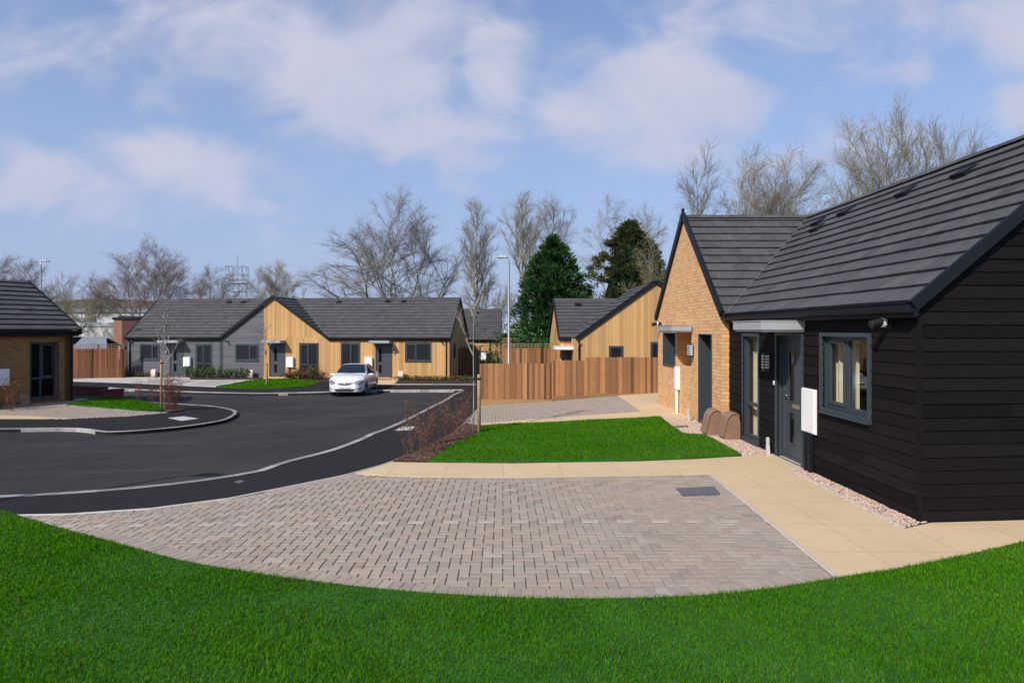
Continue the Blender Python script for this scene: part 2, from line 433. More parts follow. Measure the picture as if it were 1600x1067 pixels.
# ------------------------------------------------------------------ ground
def drape(xy, off):
    a = np.asarray(xy, float); return np.column_stack([a, G(a[:, 0], a[:, 1])+off])
def region(name, poly, off, mat, kind='structure', grid=.6, skirt=.1, label=None, cat=None):
    poly = ccw(poly); p = np.array(poly)
    # resample long edges
    pts = []
    for i in range(len(p)):
        a, b = p[i], p[(i+1) % len(p)]; k = max(1, int(np.hypot(*(b-a))/(grid*1.2)))
        for j in range(k): pts.append(a+(b-a)*j/k)
    pts = np.array(pts); n = len(pts)
    lo, hi = pts.min(0), pts.max(0)
    gx, gy = np.meshgrid(np.arange(lo[0], hi[0], grid), np.arange(lo[1], hi[1], grid))
    q = np.column_stack([gx.ravel(), gy.ravel()])+.013
    q = q[inside(q, [tuple(x) for x in pts])]
    allp = [Vector(x) for x in np.vstack([pts, q])]
    vs, es, fs, ov, _, _ = delaunay_2d_cdt(allp, [(i, (i+1) % n) for i in range(n)], [], 1, 1e-5)
    v3 = drape([tuple(v) for v in vs], off)
    V = [tuple(x) for x in v3]; Fc = [tuple(f) for f in fs]
    if skirt:
        b = len(V); m = {}
        for i, src in enumerate(ov):
            for s_ in src:
                if s_ < n: m[s_] = i
        ring = [m[i] for i in range(n) if i in m]
        V += [(V[i][0], V[i][1], V[i][2]-skirt) for i in ring]
        r = len(ring)
        Fc += [(ring[i], b+i, b+(i+1) % r, ring[(i+1) % r]) for i in range(r)]
    o = mesh_object(name, V, Fc, None, mat)
    if o.data.polygons[0].normal.z < 0: o.data.flip_normals()
    return tag(o, label, cat, kind=kind)
def strip(name, line, w, top, bot, mat, seg=None, kind='structure'):
    """a kerb or edging following a line on the ground; w to its left"""
    p = np.array(line, float); d = np.gradient(p, axis=0); d /= np.maximum(np.hypot(d[:, 0], d[:, 1]), 1e-9)[:, None]
    nrm = np.column_stack([-d[:, 1], d[:, 0]]); q = p+nrm*w
    zp, zq = G(p[:, 0], p[:, 1]), G(q[:, 0], q[:, 1])
    mb = MB(); n = len(p); c = .012
    ring = lambda i: [(*p[i], zp[i]+bot), (*p[i], zp[i]+top-c), (*(p[i]+nrm[i]*c), zp[i]+top), (*(q[i]-nrm[i]*c), zq[i]+top), (*q[i], zq[i]+top-c), (*q[i], zq[i]+bot)]
    for i in range(n-1):
        a, b = ring(i), ring(i+1); sh = random.random()
        mb.add(a+b, [(k, k+1, k+7, k+6) for k in range(5)], sh)
    o = mb.build(name, mat); return tag(o, kind=kind)
def resample(line, step):
    p = np.array(line, float); s = np.concatenate([[0], np.cumsum(np.hypot(*np.diff(p, axis=0).T))])
    n = max(2, int(s[-1]/step)+1); t = np.linspace(0, s[-1], n)
    return [(np.interp(x, s, p[:, 0]), np.interp(x, s, p[:, 1])) for x in t]
def blocks_mesh(name, bl, off, mat, rng, gap=.0025, ch=.005):
    """bl: rows cx, cy, half length, half width, angle"""
    b = np.array(bl, float); n = len(b)
    ca, sa = np.cos(b[:, 4]), np.sin(b[:, 4])
    V = np.zeros((n, 8, 3)); sx = np.array([-1, 1, 1, -1]); sy = np.array([-1, -1, 1, 1])
    tilt = rng.normal(0, .0007, (n, 3))
    for k in range(8):
        e = gap if k < 4 else gap+ch
        lx = sx[k % 4]*(b[:, 2]-e); ly = sy[k % 4]*(b[:, 3]-e)
        V[:, k, 0] = b[:, 0]+lx*ca-ly*sa; V[:, k, 1] = b[:, 1]+lx*sa+ly*ca
        V[:, k, 2] = G(V[:, k, 0], V[:, k, 1])+off-(.008 if k < 4 else 0)+tilt[:, 0]+sx[k % 4]*tilt[:, 1]+sy[k % 4]*tilt[:, 2]
    base = np.array([[4,5,6,7],[0,1,5,4],[1,2,6,5],[2,3,7,6],[3,0,4,7]])
    idx = (base[None]+8*np.arange(n)[:, None, None]).ravel()
    sh = np.repeat(np.clip(rng.normal(.5, .2, n), 0, 1), 5)
    return np_mesh(name, V.reshape(-1, 3), np.full(n*5, 4), idx, mat, sh)
def herring(poly, rng, pale_y=None, skip=None):
    p = np.array(poly); lo, hi = p.min(0), p.max(0); u = .1
    i0, i1 = int(lo[0]/u)-2, int(hi[0]/u)+2; j0, j1 = int(lo[1]/u)-2, int(hi[1]/u)+2
    out, pale = [], []
    jp = int(round(pale_y/u)) if pale_y else None
    for j in range(j0, j1):
        for i in range(i0, i1):
            m = (i-j) % 4
            if m == 0:
                r = (i*u+u, j*u+u/2, u, u/2, 0.0)
                (pale if j == jp else out).append(r)
            elif m == 3: out.append((i*u+u/2, j*u+u, u, u/2, math.pi/2))
    def keep(L):
        if not L: return L
        a = np.array(L); return a[inside(a[:, :2], poly)]
    return keep(out), keep(pale)
def course(line, step=.104, w=.2):
    out = []; L = resample(line, step)
    for a, b in zip(L[:-1], L[1:]):
        t = math.atan2(b[1]-a[1], b[0]-a[0]); n = (-math.sin(t), math.cos(t))
        out.append(((a[0]+b[0])/2+n[0]*w/2, (a[1]+b[1])/2+n[1]*w/2, w/2, math.dist(a, b)/2, t+math.pi/2))
    return out

rng = np.random.default_rng(5)
def axis_pts(lo, hi, st):
    return np.concatenate([[-3000,-1200,-500,-250,-140,-90], np.arange(lo, hi+.1, st), [90,140,250,500,1200,3000]])
gx, gy = axis_pts(-60, 60, 2.0), axis_pts(-30, 80, 2.0); gy = gy[np.argsort(gy)]; gy = np.unique(gy)
nx, ny = len(gx), len(gy)
XX, YY = np.meshgrid(gx, gy); ZZ = G(XX.ravel(), YY.ravel())-.17
fi = np.array([(j*nx+i, j*nx+i+1, (j+1)*nx+i+1, (j+1)*nx+i) for j in range(ny-1) for i in range(nx-1)])
tag(np_mesh('ground', np.column_stack([XX.ravel(), YY.ravel(), ZZ]), np.full(len(fi), 4), fi.ravel(), M['earth']), kind='structure')

region('road', [(-46,2),(0,2),(1.0,14),(1.2,30),(-1,39),(-46,41)], -.085, M['road'], grid=1.2, skirt=0)

KN = [(-260,777),(-120,777),(0,775),(101,770),(202,762.4),(304,751.5),(400,736.3),(438,723),(491,710),(521.4,701.4),(562,686),(581,676.5),(594.8,672.5),(632.8,656),(673,635.7),(694.8,625),(707,617),(722.6,610)]
ED = [(-260,800),(-120,805),(23,807.4),(83,805.4),(164,802),(253,794),(329,784),(400,772.8),(476,755.8),(554,740),(612.5,722.4),(653,706.5),(703.6,681),(726,662),(746.6,640.7),(752,625),(754,604)]
kn, ed = PL(KN), PL(ED)
region('footway', kn+[P(722.6,607), P(745,601)]+ed[::-1], 0, M['footway'], grid=.7)
strip('kerb', resample(kn, .45), -.125, .012, -.12, M['kerb'])
strip('edging_strip', resample(ed[6:], .9), .05, .014, -.05, M['edging'])
# left side footway
KL = [(-260,673),(-100,671.5),(0,670.6),(114,669.5),(162,675),(200,674),(253,670),(300,665),(347,657.4),(364,651),(370.7,644.8),(364,639.7),(329,634),(278,631),(235,628.5),(196,626)]
kl = PL(KL)
region('footway', kl+[P(150,614), P(110,607), P(-150,604), P(-260,640)], .0, M['footway'], grid=.8)
strip('kerb', resample(kl, .45), .125, .014, -.12, M['kerb'])
# far side footway and forecourt
KT = [(-60,600),(119,604),(186,608),(253,611.5),(311,613.6),(400,615.5),(450,615),(511,613.5),(560,611),(604,610.8),(660,610.6),(722.6,610.2)]
kt = PL(KT)
region('footway', kt+[P(745,603), (-1.2,39.9), (-25,42), (-36,43)], .004, M['footway'], grid=.9)
strip('kerb', resample(kt, .45), .20, .05, -.12, M['kerb'])
M['palepave'] = simple('pale paving', (.50,.46,.41), .85, .06, .8, bump=.2)
M['greypave'] = simple('grey paving', (.38,.34,.31), .85, .06, .8, bump=.2)
region('driveway', [P(*q) for q in [(108,592.5),(108,596),(220,599.5),(336,605),(400,593.5),(413,590)]]+[(-16,40.6),(-24.6,41.6)], .010, M['palepave'], grid=.9)
region('driveway', [P(*q) for q in [(212,598),(276,601),(312,594.5),(255,592.5)]], .016, M['greypave'], grid=.9)
region('driveway', [P(*q) for q in [(292,601.5),(328,603),(372,594.5),(330,593.5)]], .016, M['greypave'], grid=.9)
region('path', [P(*q) for q in [(590,600.8),(615,601),(626,591.5),(588,591.5)]], .012, M['slab'])
region('path', [P(*q) for q in [(395,593.5),(452,592.5),(452,590),(395,590)]], .018, M['slab'])
region('edging_strip', [P(*q) for q in [(616,601.2),(745,601.4),(745,600.4),(616,600.2)]], .02, M['edging'], grid=2)
region('planting_bed', [P(*q) for q in [(616,600.2),(745,600.6),(745,594),(626,592)]], .03, M['mulch'], grid=.8)
region('planting_bed', [P(*q) for q in [(455,592.3),(500,596.6),(534,596.4),(532,590.5),(455,590)]], .03, M['mulch'], grid=.8)
region('planting_bed', [P(*q) for q in [(297,593.4),(411,593.4),(411,590),(297,590)]], .03, M['mulch'], grid=.8)
LT = smooth_line([P(*q) for q in [(337,604.6),(400,594),(452,592.8),(490,595.5),(499,597.7),(490,601),(476,604.6),(440,607),(400,607.6),(365,606.5),(337,604.6)]], 3)[:-1]
region('lawn', LT, .03, M['turf'], grid=.7)
# left bay
BL = [P(*q) for q in [(-90,653.5),(0,654),(111,655),(202,651),(266,645),(217.6,642.8),(105,633.7),(122,623)]]+[(-15.2,24),(-18.5,18)]
region('driveway', BL, .006, M['joint'], grid=.8)
bl, _ = herring([tuple(x) for x in BL], rng); tag(blocks_mesh('driveway', bl, .022, M['block'], rng), kind='structure')
region('path', [P(*q) for q in [(-60,649.5),(40,651),(108,655),(0,654.6),(-60,654)]], .028, M['slab'])
LW = [P(*q) for q in [(105,633.5),(140,627),(175,623.5),(215,628),(253,636),(256,642),(217.6,642.5)]]
region('lawn', LW, .05, M['turf'])
BW = [P(*q) for q in [(253,636),(276,637),(288,641.5),(262,645.3),(256,642)]]
region('planting_bed', BW, .04, M['mulch'])
# near bay
LN_edge = PL([(-260,775),(-120,788),(0,801.6),(23,807),(94,828.7),(180,852),(290,881),(420,903),(560,921),(700,933),(850,939.5),(1000,939),(1120,933),(1220,922),(1309,907),(1400,893),(1500,873),(1600,850),(1760,815)])
LN = LN_edge+[(16,6),(16,-8),(-16,-8),(-14,4)]
region('lawn', LN, .03, M['turf'], grid=.5)
iN = [i for i, q in enumerate(LN_edge) if q[0] >= P(23,807)[0]][0]
i9 = min(range(len(LN_edge)), key=lambda i: math.dist(LN_edge[i], P(1309,907)))
i23 = min(range(len(ed)), key=lambda i: math.dist(ed[i], P(23,807.4))); i554 = min(range(len(ed)), key=lambda i: math.dist(ed[i], P(554,740)))
bayR = [P(1108,742), P(1309,907)]
BAY = ed[i23:i554+1]+[P(562,742), P(653,745.7), P(800,747)]+bayR+LN_edge[iN:i9][::-1]
region('driveway', BAY, -.012, M['joint'], grid=.5)
hb, pale = herring([tuple(x) for x in BAY], rng, pale_y=7.3)
tag(blocks_mesh('driveway', hb, .002, M['block'], rng), kind='structure')
tag(blocks_mesh('driveway', pale, .003, M['paleblock'], rng), kind='structure')
bc = course(LN_edge[iN+8:i9+1], w=.24)+course([P(1305,905), P(1108,742)], w=.2)+course(ed[i23:i554+1][::-1], w=.2)+course([P(1108,742.5), P(800,747.5), P(653,746.2), P(562,742.5)], w=.2)
tag(blocks_mesh('driveway', bc, .006, M['block'], rng), kind='structure')
PATH = ed[i554:i554+7]+[P(*q) for q in [(668,723.5),(800,724.7),(1000,721.5),(1084,718),(1159,713.6),(1206.6,711.7)]]
PATH += [(4.84,11.1),(4.84,10.06),(4.47,10.06),(4.41,7.04),(4.85,7.26),(11,7.8),(11,5.5)]
iR = [q for q in LN_edge if q[0] > P(1309,907)[0] and q[0] < 11][::-1]
PATH += iR+[P(1309,907), P(1108,742), P(800,747), P(653,745.7)]
region('path', PATH, .010, M['slab'], grid=.6)
strip('edging_strip', resample([P(1108,742), P(1309,907)], .9), .05, .016, -.04, M['edging'])
strip('edging_strip', resample([(4.47,10.06),(4.41,7.04)], .9), .05, .018, -.04, M['edging'])
ML = [P(*q) for q in [(668,723.2),(703.6,699),(749,678.7),(754,667),(800,664),(870,661),(920,658.2),(1000,654.5),(1031,652.8),(1049,667),(1067.5,679),(1101,681),(1132,697),(1159,713.2),(1084,717.6),(1000,721),(800,724.2)]]
region('lawn', ML, .035, M['turf'], grid=.5)
MU = ed[i554+6:]; 
MUL = [P(*q) for q in [(614,722.2),(653,706.9),(703.6,681.5),(726,663.5),(747,667),(754,667),(749,678.7),(703.6,699),(668,723.2)]]
region('planting_bed', MUL, .03, M['mulch'], grid=.4)
B2 = [P(*q) for q in [(727,662.5),(746.6,641.2),(752,634),(862,627),(965.6,618.5),(1002,644),(752,662),(740,663.5)]]
region('driveway', B2, -.004, M['joint'], grid=.6)
hb2, p2 = herring([tuple(x) for x in B2], rng, pale_y=19.9); tag(blocks_mesh('driveway', hb2, .009, M['block'], rng), kind='structure')
P2 = [P(*q) for q in [(735,665.5),(752,662),(1002,644),(965.6,619.7)]]+[(4.1,22.6),(5.5,22.6),(4.9,19.1),(4.66,19.1),(4.66,15.7)]+[P(*q) for q in [(1082,653),(1031,652.6),(920,658),(870,660.8),(800,663.8),(752,667)]]
region('path', P2, .016, M['slab'], grid=.6)
G1 = [P(*q) for q in [(1034,653),(1082,653.6)]]+[(4.66,15.5),(4.66,13.3),(4.84,13.3),(4.84,11.12)]+[P(*q) for q in [(1206.6,711.9),(1159,713.4),(1132,697),(1101,681),(1067.5,679),(1049,667)]]
region('gravel_bed', G1, .0, M['soil'], grid=.5)
G2 = [(4.84,10.06),(4.43,10.06),(4.39,7.06),(4.84,7.3)]
region('gravel_bed', G2, .0, M['soil'], grid=.5)

def sample(poly, n, rg):
    p = np.array(poly); lo, hi = p.min(0), p.max(0); out = np.zeros((0, 2))
    while len(out) < n:
        q = rg.uniform(lo, hi, (n*2, 2)); q = q[inside(q, [tuple(x) for x in p])]; out = np.vstack([out, q])
    return out[:n]
OCT = np.array([[1,0,0],[-1,0,0],[0,1,0],[0,-1,0],[0,0,1],[0,0,-1]], float)
OF = np.array([[0,2,4],[2,1,4],[1,3,4],[3,0,4],[2,0,5],[1,2,5],[3,1,5],[0,3,5]])
def pebbles(name, poly, n, size, off, mat, label, cat, flat=.7, elong=1.3):
    p = sample(poly, n, rng); z = G(p[:, 0], p[:, 1])+off
    s = size*rng.uniform(.6, 1.3, n); a = rng.uniform(0, 6.28, n)
    v = OCT[None]*np.stack([s*elong, s, s*flat], -1)[:, None]; v = v*rng.uniform(.8, 1.2, v.shape)
    tl = rng.normal(0, .35, (n, 1)); v[:, :, 2] += v[:, :, 0]*tl
    x = v[:, :, 0]*np.cos(a)[:, None]-v[:, :, 1]*np.sin(a)[:, None]; y = v[:, :, 0]*np.sin(a)[:, None]+v[:, :, 1]*np.cos(a)[:, None]
    V = np.stack([x+p[:, :1], y+p[:, 1:], v[:, :, 2]+(z+rng.uniform(0, size*.6, n))[:, None]], -1)
    idx = (OF[None]+6*np.arange(n)[:, None, None]).ravel()
    o = np_mesh(name, V.reshape(-1, 3), np.full(n*8, 3), idx, mat, np.repeat(rng.random(n), 8))
    return tag(o, label, cat, kind='stuff')
pebbles('gravel', G1, 15000, .0125, .004, M['pebble'], 'pinkish gravel between the centre lawn and the brick gable', 'gravel')
pebbles('gravel', G2, 6500, .0105, .004, M['pebble'], 'pinkish gravel strip along the black boarded wall by the path', 'gravel')
pebbles('bark_mulch', MUL, 9000, .018, .03, M['mulch'], 'brown bark mulch in the bed along the kerb', 'mulch', .45, 1.8)
def blades(name, poly, n, h, w, off, label, lim=None, fall=0):
    p = sample(poly, n, rng)
    if lim: p = p[lim(p, rng)]
    n = len(p); z = G(p[:, 0], p[:, 1])+off
    dist = np.hypot(p[:, 0], p[:, 1])
    wv = w*np.maximum(1, dist/5)*rng.uniform(.7, 1.3, n); cl = .75+.5*np.sin(p[:, 0]*2.1+np.sin(p[:, 1]*1.7)*2)*np.sin(p[:, 1]*2.9+p[:, 0])*.5
    hv = h*rng.uniform(.55, 1.25, n)*cl.clip(.6, 1.3)
    a = rng.uniform(0, 6.28, n); b = rng.uniform(0, 6.28, n); ln = rng.uniform(.1, .75, n)*hv
    sx, sy = np.cos(a)*wv/2, np.sin(a)*wv/2; dx, dy = np.cos(b)*ln, np.sin(b)*ln
    V = np.zeros((n, 5, 3)); x, y = p[:, 0], p[:, 1]
    V[:, 0] = np.stack([x-sx, y-sy, z], -1); V[:, 1] = np.stack([x+sx, y+sy, z], -1)
    mx, my, mz = x+dx*.4, y+dy*.4, z+hv*.6
    V[:, 2] = np.stack([mx+sx*.8, my+sy*.8, mz], -1); V[:, 3] = np.stack([mx-sx*.8, my-sy*.8, mz], -1)
    V[:, 4] = np.stack([x+dx, y+dy, z+hv], -1)
    base = 5*np.arange(n)
    idx = np.stack([base, base+1, base+2, base+3, base+3, base+2, base+4], -1).ravel()
    sh = np.clip(rng.normal(.5, .25, n), 0, 1)
    o = np_mesh(name, V.reshape(-1, 3), np.tile([4, 3], n), idx, M['grass'], np.repeat(sh, 2))
    return tag(o, label, 'grass', kind='stuff')
def vis(p, rg):
    x, y = p[:, 0], p[:, 1]
    core = (y > 3.2) & (y < 11) & (np.abs(x) < y*.9+.9)
    return rg.random(len(p)) < np.where(core, np.clip((4.2/np.maximum(y, 1))**1.1, 0, 1), .42)
LNV = [q for q in LN_edge if abs(q[0]) < 11]+[(11,1.2),(-11,1.2)]
blades('grass', LNV, 1050000, .042, .0046, .025, 'short bright green grass of the wide front lawn below the paving', vis)
blades('grass', ML, 75000, .045, .0036, .03, 'short green grass of the lawn between the two paved bays')
blades('grass', LT, 12000, .06, .004, .03, 'short grass in front of the timber gable across the road')
blades('grass', LW, 9000, .06, .004, .045, 'short grass wedge by the low brick wall')
def edge_blades():
    L = np.array(resample(LN_edge, .006)); L = L[(L[:, 1] > 3) & (np.abs(L[:, 0]) < L[:, 1]*.95)]
    return L

# covers and grates lying in the ground
def flat_cover(name, pix, off, mat, label, cat, grid=0):
    q = [P(*p) for p in pix]; v = [(*p, g1(*p)+off) for p in q]
    mb = MB(); top = [Vector(p) for p in v]; mb.prism(top, [p-Vector((0,0,.03)) for p in top])
    if grid:
        a, b, c, d = top
        for k in range(1, grid):
            t = k/grid
            for (s0, s1, e0, e1) in ((a, b, d, c), (a, d, b, c)):
                p0, p1 = s0.lerp(s1, t), e0.lerp(e1, t)
                mb.tube([p0+Vector((0,0,.002)), p1+Vector((0,0,.002))], .006, 4)
    return tag(mb.build(name, mat), label, cat)
flat_cover('drain_grate', [(1056,763.7),(1067.5,775.8),(1125.6,773.5),(1115,761)], .013, M['castiron'], 'dark metal drain grate set in the block paving by the buff path', 'drain grate', 14)
flat_cover('utility_cover', [(263,653),(285,657.5),(310,654),(287,650.5)], .008, M['cover'], 'pale diamond shaped utility cover in the pavement beside the staked sapling', 'cover')
flat_cover('utility_cover', [(617,672.6),(628,666.8),(649,666.5),(644,671.6)], .008, M['cover'], 'pale rectangular utility cover in the pavement behind the red twigs', 'cover')
flat_cover('utility_cover', [(366,753),(374,755),(383,752),(375,750)], .006, M['castiron'], 'small grey stop tap cover in the near footway', 'cover')
flat_cover('drain_grate', [(1053,666.3),(1057,669.2),(1076,668.4),(1074,665.6)], .016, M['castiron'], 'small dark gully grate lying on the gravel by the lawn', 'drain grate', 6)

# ------------------------------------------------------------------ light, sky, camera
SUN_AZ, SUN_EL = R(180+37), R(38)       # clockwise from +Y
sd = Vector((math.sin(SUN_AZ)*math.cos(SUN_EL), math.cos(SUN_AZ)*math.cos(SUN_EL), math.sin(SUN_EL)))
sl = bpy.data.lights.new('sun', 'SUN'); sl.energy = 4.5; sl.angle = R(.55); sl.color = (1, .94, .85)
so = bpy.data.objects.new('sun', sl); C.objects.link(so); so.rotation_euler = sd.to_track_quat('Z', 'Y').to_euler(); so.location = (0, -10, 30)

w = bpy.data.worlds.new('World'); bpy.context.scene.world = w; w.use_nodes = True
n, l = w.node_tree.nodes, w.node_tree.links
bg = n['Background']; bg.inputs['Strength'].default_value = .15
sky = n.new('ShaderNodeTexSky'); sky.sky_type = 'NISHITA'; sky.sun_disc = False; sky.sun_elevation = SUN_EL; sky.sun_rotation = SUN_AZ
sky.air_density = 1.0; sky.dust_density = .6; sky.ozone_density = 2.2; sky.altitude = 0
tc = n.new('ShaderNodeTexCoord'); sep = n.new('ShaderNodeSeparateXYZ'); l.new(tc.outputs['Generated'], sep.inputs[0])
def mth(op, a, b=0.0, c=None):
    x = n.new('ShaderNodeMath'); x.operation = op
    for i, v in enumerate((a, b) if c is None else (a, b, c)):
        if hasattr(v, 'node'): l.new(v, x.inputs[i])
        else: x.inputs[i].default_value = v
    return x.outputs[0]
# direction on a gnomonic-like plane: a = x/y, e = z/y for the half of the sky ahead
yy = mth('MAXIMUM', sep.outputs[1], .05)
ax, ez = mth('DIVIDE', sep.outputs[0], yy), mth('DIVIDE', sep.outputs[2], yy)
cmb = n.new('ShaderNodeCombineXYZ'); l.new(ax, cmb.inputs[0]); l.new(mth('MULTIPLY', ez, 1.5), cmb.inputs[1])
def wnoise(scale, det, rough, dist=0):
    x = n.new('ShaderNodeTexNoise'); x.inputs['Scale'].default_value = scale; x.inputs['Detail'].default_value = det
    x.inputs['Roughness'].default_value = rough; x.inputs['Distortion'].default_value = dist; l.new(cmb.outputs[0], x.inputs['Vector']); return x.outputs['Fac']
# cloud banks: centre (x, height), half sizes, weight
banks = [(-.47,.46,.28,.13,.95),(-.22,.42,.22,.16,1.0),(-.11,.31,.15,.07,1.0),(-.02,.42,.08,.12,.85),(-.30,.33,.14,.07,.6),(-.53,.27,.11,.055,1.0),(-.70,.23,.18,.06,.8),(-.42,.255,.12,.05,.7),(-.60,.30,.10,.06,.45),
         (.15,.34,.12,.08,1.0),(.28,.38,.20,.12,1.0),(.45,.47,.25,.12,.95),(.57,.41,.13,.06,.7),(.30,.28,.22,.05,.7),(.80,.47,.13,.09,1.0),(.82,.34,.09,.06,1.0),(-.08,.225,.07,.03,.5),(.66,.31,.18,.05,.5),(-.25,.21,.25,.04,.3)]
tot = None
for (cx, cz, rx, rz, wt) in banks:
    d = mth('ADD', mth('POWER', mth('ABSOLUTE', mth('DIVIDE', mth('SUBTRACT', ax, cx), rx)), 2.0), mth('POWER', mth('ABSOLUTE', mth('DIVIDE', mth('SUBTRACT', ez, cz), rz)), 2.0))
    gsn = mth('MULTIPLY', mth('POWER', 2.718, mth('MULTIPLY', d, -1.0)), wt)
    tot = gsn if tot is None else mth('MAXIMUM', tot, gsn)
nz = mth('ADD', mth('MULTIPLY', wnoise(5.5, 7, .55, .5), .9), mth('MULTIPLY', wnoise(2.2, 3, .5), .5))
cl = mth('ADD', tot, mth('MULTIPLY', mth('SUBTRACT', nz, .72), 2.3))
mr = n.new('ShaderNodeMapRange'); mr.interpolation_type = 'SMOOTHSTEP'; l.new(cl, mr.inputs[0])
mr.inputs[1].default_value = .12; mr.inputs[2].default_value = 1.0; mr.inputs[3].default_value = 0; mr.inputs[4].default_value = .95
front = n.new('ShaderNodeMapRange'); l.new(sep.outputs[1], front.inputs[0]); front.inputs[1].default_value = .05; front.inputs[2].default_value = .3
low = n.new('ShaderNodeMapRange'); l.new(sep.outputs[2], low.inputs[0]); low.inputs[1].default_value = .0; low.inputs[2].default_value = .12
cf = mth('MULTIPLY', mth('MULTIPLY', mr.outputs[0], front.outputs[0]), low.outputs[0])
# thin milky veil towards the horizon
hz = n.new('ShaderNodeMapRange'); l.new(sep.outputs[2], hz.inputs[0]); hz.inputs[1].default_value = .62; hz.inputs[2].default_value = .02; hz.inputs[3].default_value = .0; hz.inputs[4].default_value = .93
def cmix(f, a, b, mode='MIX'):
    x = n.new('ShaderNodeMix'); x.data_type = 'RGBA'; x.blend_type = mode
    for sck, v in ((x.inputs[0], f), (x.inputs[6], a), (x.inputs[7], b)):
        if hasattr(v, 'node'): l.new(v, sck)
        elif isinstance(v, (int, float)): sck.default_value = v
        else: sck.default_value = (*v, 1)
    return x.outputs[2]
body = cmix(mth('MULTIPLY', wnoise(3.3, 5, .6), 1.0), (2.9,3.25,4.55), (4.95,4.8,5.35))
c0 = cmix(1.0, sky.outputs[0], (1.0,1.02,1.12), 'MULTIPLY')
c1 = cmix(hz.outputs[0], c0, (2.38,2.95,4.5))
c2 = cmix(cf, c1, body)
l.new(c2, bg.inputs['Color'])

cam = bpy.data.cameras.new('camera'); co = bpy.data.objects.new('camera', cam); C.objects.link(co)
co.location = (0, 0, CAM_H); co.rotation_euler = (R(90), 0, 0)
cam.sensor_width = 36; cam.lens = 36*F/1600; cam.shift_x = (800-CX)/1600; cam.shift_y = -(533.5-CY)/1600
cam.clip_start = .05; cam.clip_end = 6000
sc = bpy.context.scene; sc.camera = co
sc.view_settings.view_transform = 'Standard'; sc.view_settings.look = 'None'; sc.view_settings.exposure = 0; sc.view_settings.gamma = 1
sc.render.engine = 'CYCLES'; sc.cycles.max_bounces = 6; sc.cycles.transparent_max_bounces = 12
# ------------------------------------------------------------------ building pieces (local frame: x along the front, y into the house, z up)
def frameT(x, y, rz=0, z=0): return Matrix.Translation((x, y, z)) @ Matrix.Rotation(rz, 4, 'Z')
I4 = Matrix.Identity(4)
def split_cells(x0, x1, z0, z1, ops):
    """rectangle minus openings, as rectangles"""
    out = [(x0, z0, x1, z1)]
    for (a, b, c, d) in ops:
        nxt = []
        for (p, q, r, s) in out:
            if c <= p or a >= r or d <= q or b >= s: nxt.append((p, q, r, s)); continue
            if a > p: nxt.append((p, q, a, s))
            if c < r: nxt.append((c, q, r, s))
            m0, m1 = max(p, a), min(r, c)
            if b > q: nxt.append((m0, q, m1, b))
            if d < s: nxt.append((m0, d, m1, s))
        out = nxt
    return out
def boards(mb, outline, ops, kind, pitch, thick=.02, tilt=.012, gap=.004, y=0, jit=.5):
    """boards over a convex outline (x, z) in the plane y, facing -y"""
    hull = ccw(outline); xs = [p[0] for p in hull]; zs = [p[1] for p in hull]
    if kind == 'h':
        z = min(zs)
        while z < max(zs)-.01:
            z1 = min(z+pitch, max(zs)); xa = min(xs); xb = xa+random.uniform(1.0, 3.9)
            while xa < max(xs)-.01:                                     # boards butted end to end
                if max(xs)-xb < .5: xb = max(xs)
                sh = .5+random.uniform(-jit, jit); th = thick+random.uniform(-.0012, .0012)
                for (a, b, c, d) in split_cells(xa+.002, xb-.002, z, z1-gap, ops):
                    q = clip([(a, b), (c, b), (c, d), (a, d)], hull)
                    if not q: continue
                    f = [(px, y-th-tilt*(1-(pz-z)/pitch), pz) for px, pz in q]
                    mb.prism(f, [(px, y, pz) for px, pz in q], sh)
                xa = xb; xb = xa+random.uniform(2.4, 3.9)
            z += pitch
    else:
        x = min(xs)
        while x < max(xs)-.005:
            x1 = min(x+pitch, max(xs)); sh = .5+random.uniform(-jit, jit)
            yy = y-thick-random.uniform(0, tilt)
            for (a, b, c, d) in split_cells(x, x1-gap, min(zs), max(zs), ops):
                q = clip([(a, b), (c, b), (c, d), (a, d)], hull)
                if q: mb.prism([(px, yy, pz) for px, pz in q], [(px, y, pz) for px, pz in q], sh)
            x += pitch
def solid(mb, outline, ops, y0, y1, sh=.5):
    """masonry of thickness y0..y1 with openings and their reveals, over a convex outline"""
    hull = ccw(outline); xs = [p[0] for p in hull]; zs = [p[1] for p in hull]
    ex = sorted(set([min(xs), max(xs)]+[o[0] for o in ops]+[o[2] for o in ops])); ez = sorted(set([min(zs), max(zs)]+[o[1] for o in ops]+[o[3] for o in ops]+[p[1] for p in hull]))
    for (a, b, c, d) in split_cells(min(xs), max(xs), min(zs), max(zs), ops):
        q = clip([(a, b), (c, b), (c, d), (a, d)], hull)
        if q:
            mb.add([(px, y0, pz) for px, pz in q], [tuple(range(len(q)))], sh)
            mb.add([(px, y1, pz) for px, pz in q], [tuple(range(len(q)-1, -1, -1))], sh)
    n = len(hull)
    for i in range(n):
        p, q = hull[i], hull[(i+1) % n]
        mb.poly([(p[0], y0, p[1]), (p[0], y1, p[1]), (q[0], y1, q[1]), (q[0], y0, q[1])], sh)
    for (a, b, c, d) in ops:
        mb.poly([(a, y0, b), (a, y1, b), (a, y1, d), (a, y0, d)], sh); mb.poly([(c, y0, b), (c, y0, d), (c, y1, d), (c, y1, b)], sh)
        mb.poly([(a, y0, d), (a, y1, d), (c, y1, d), (c, y0, d)], sh); mb.poly([(a, y0, b), (c, y0, b), (c, y1, b), (a, y1, b)], sh)
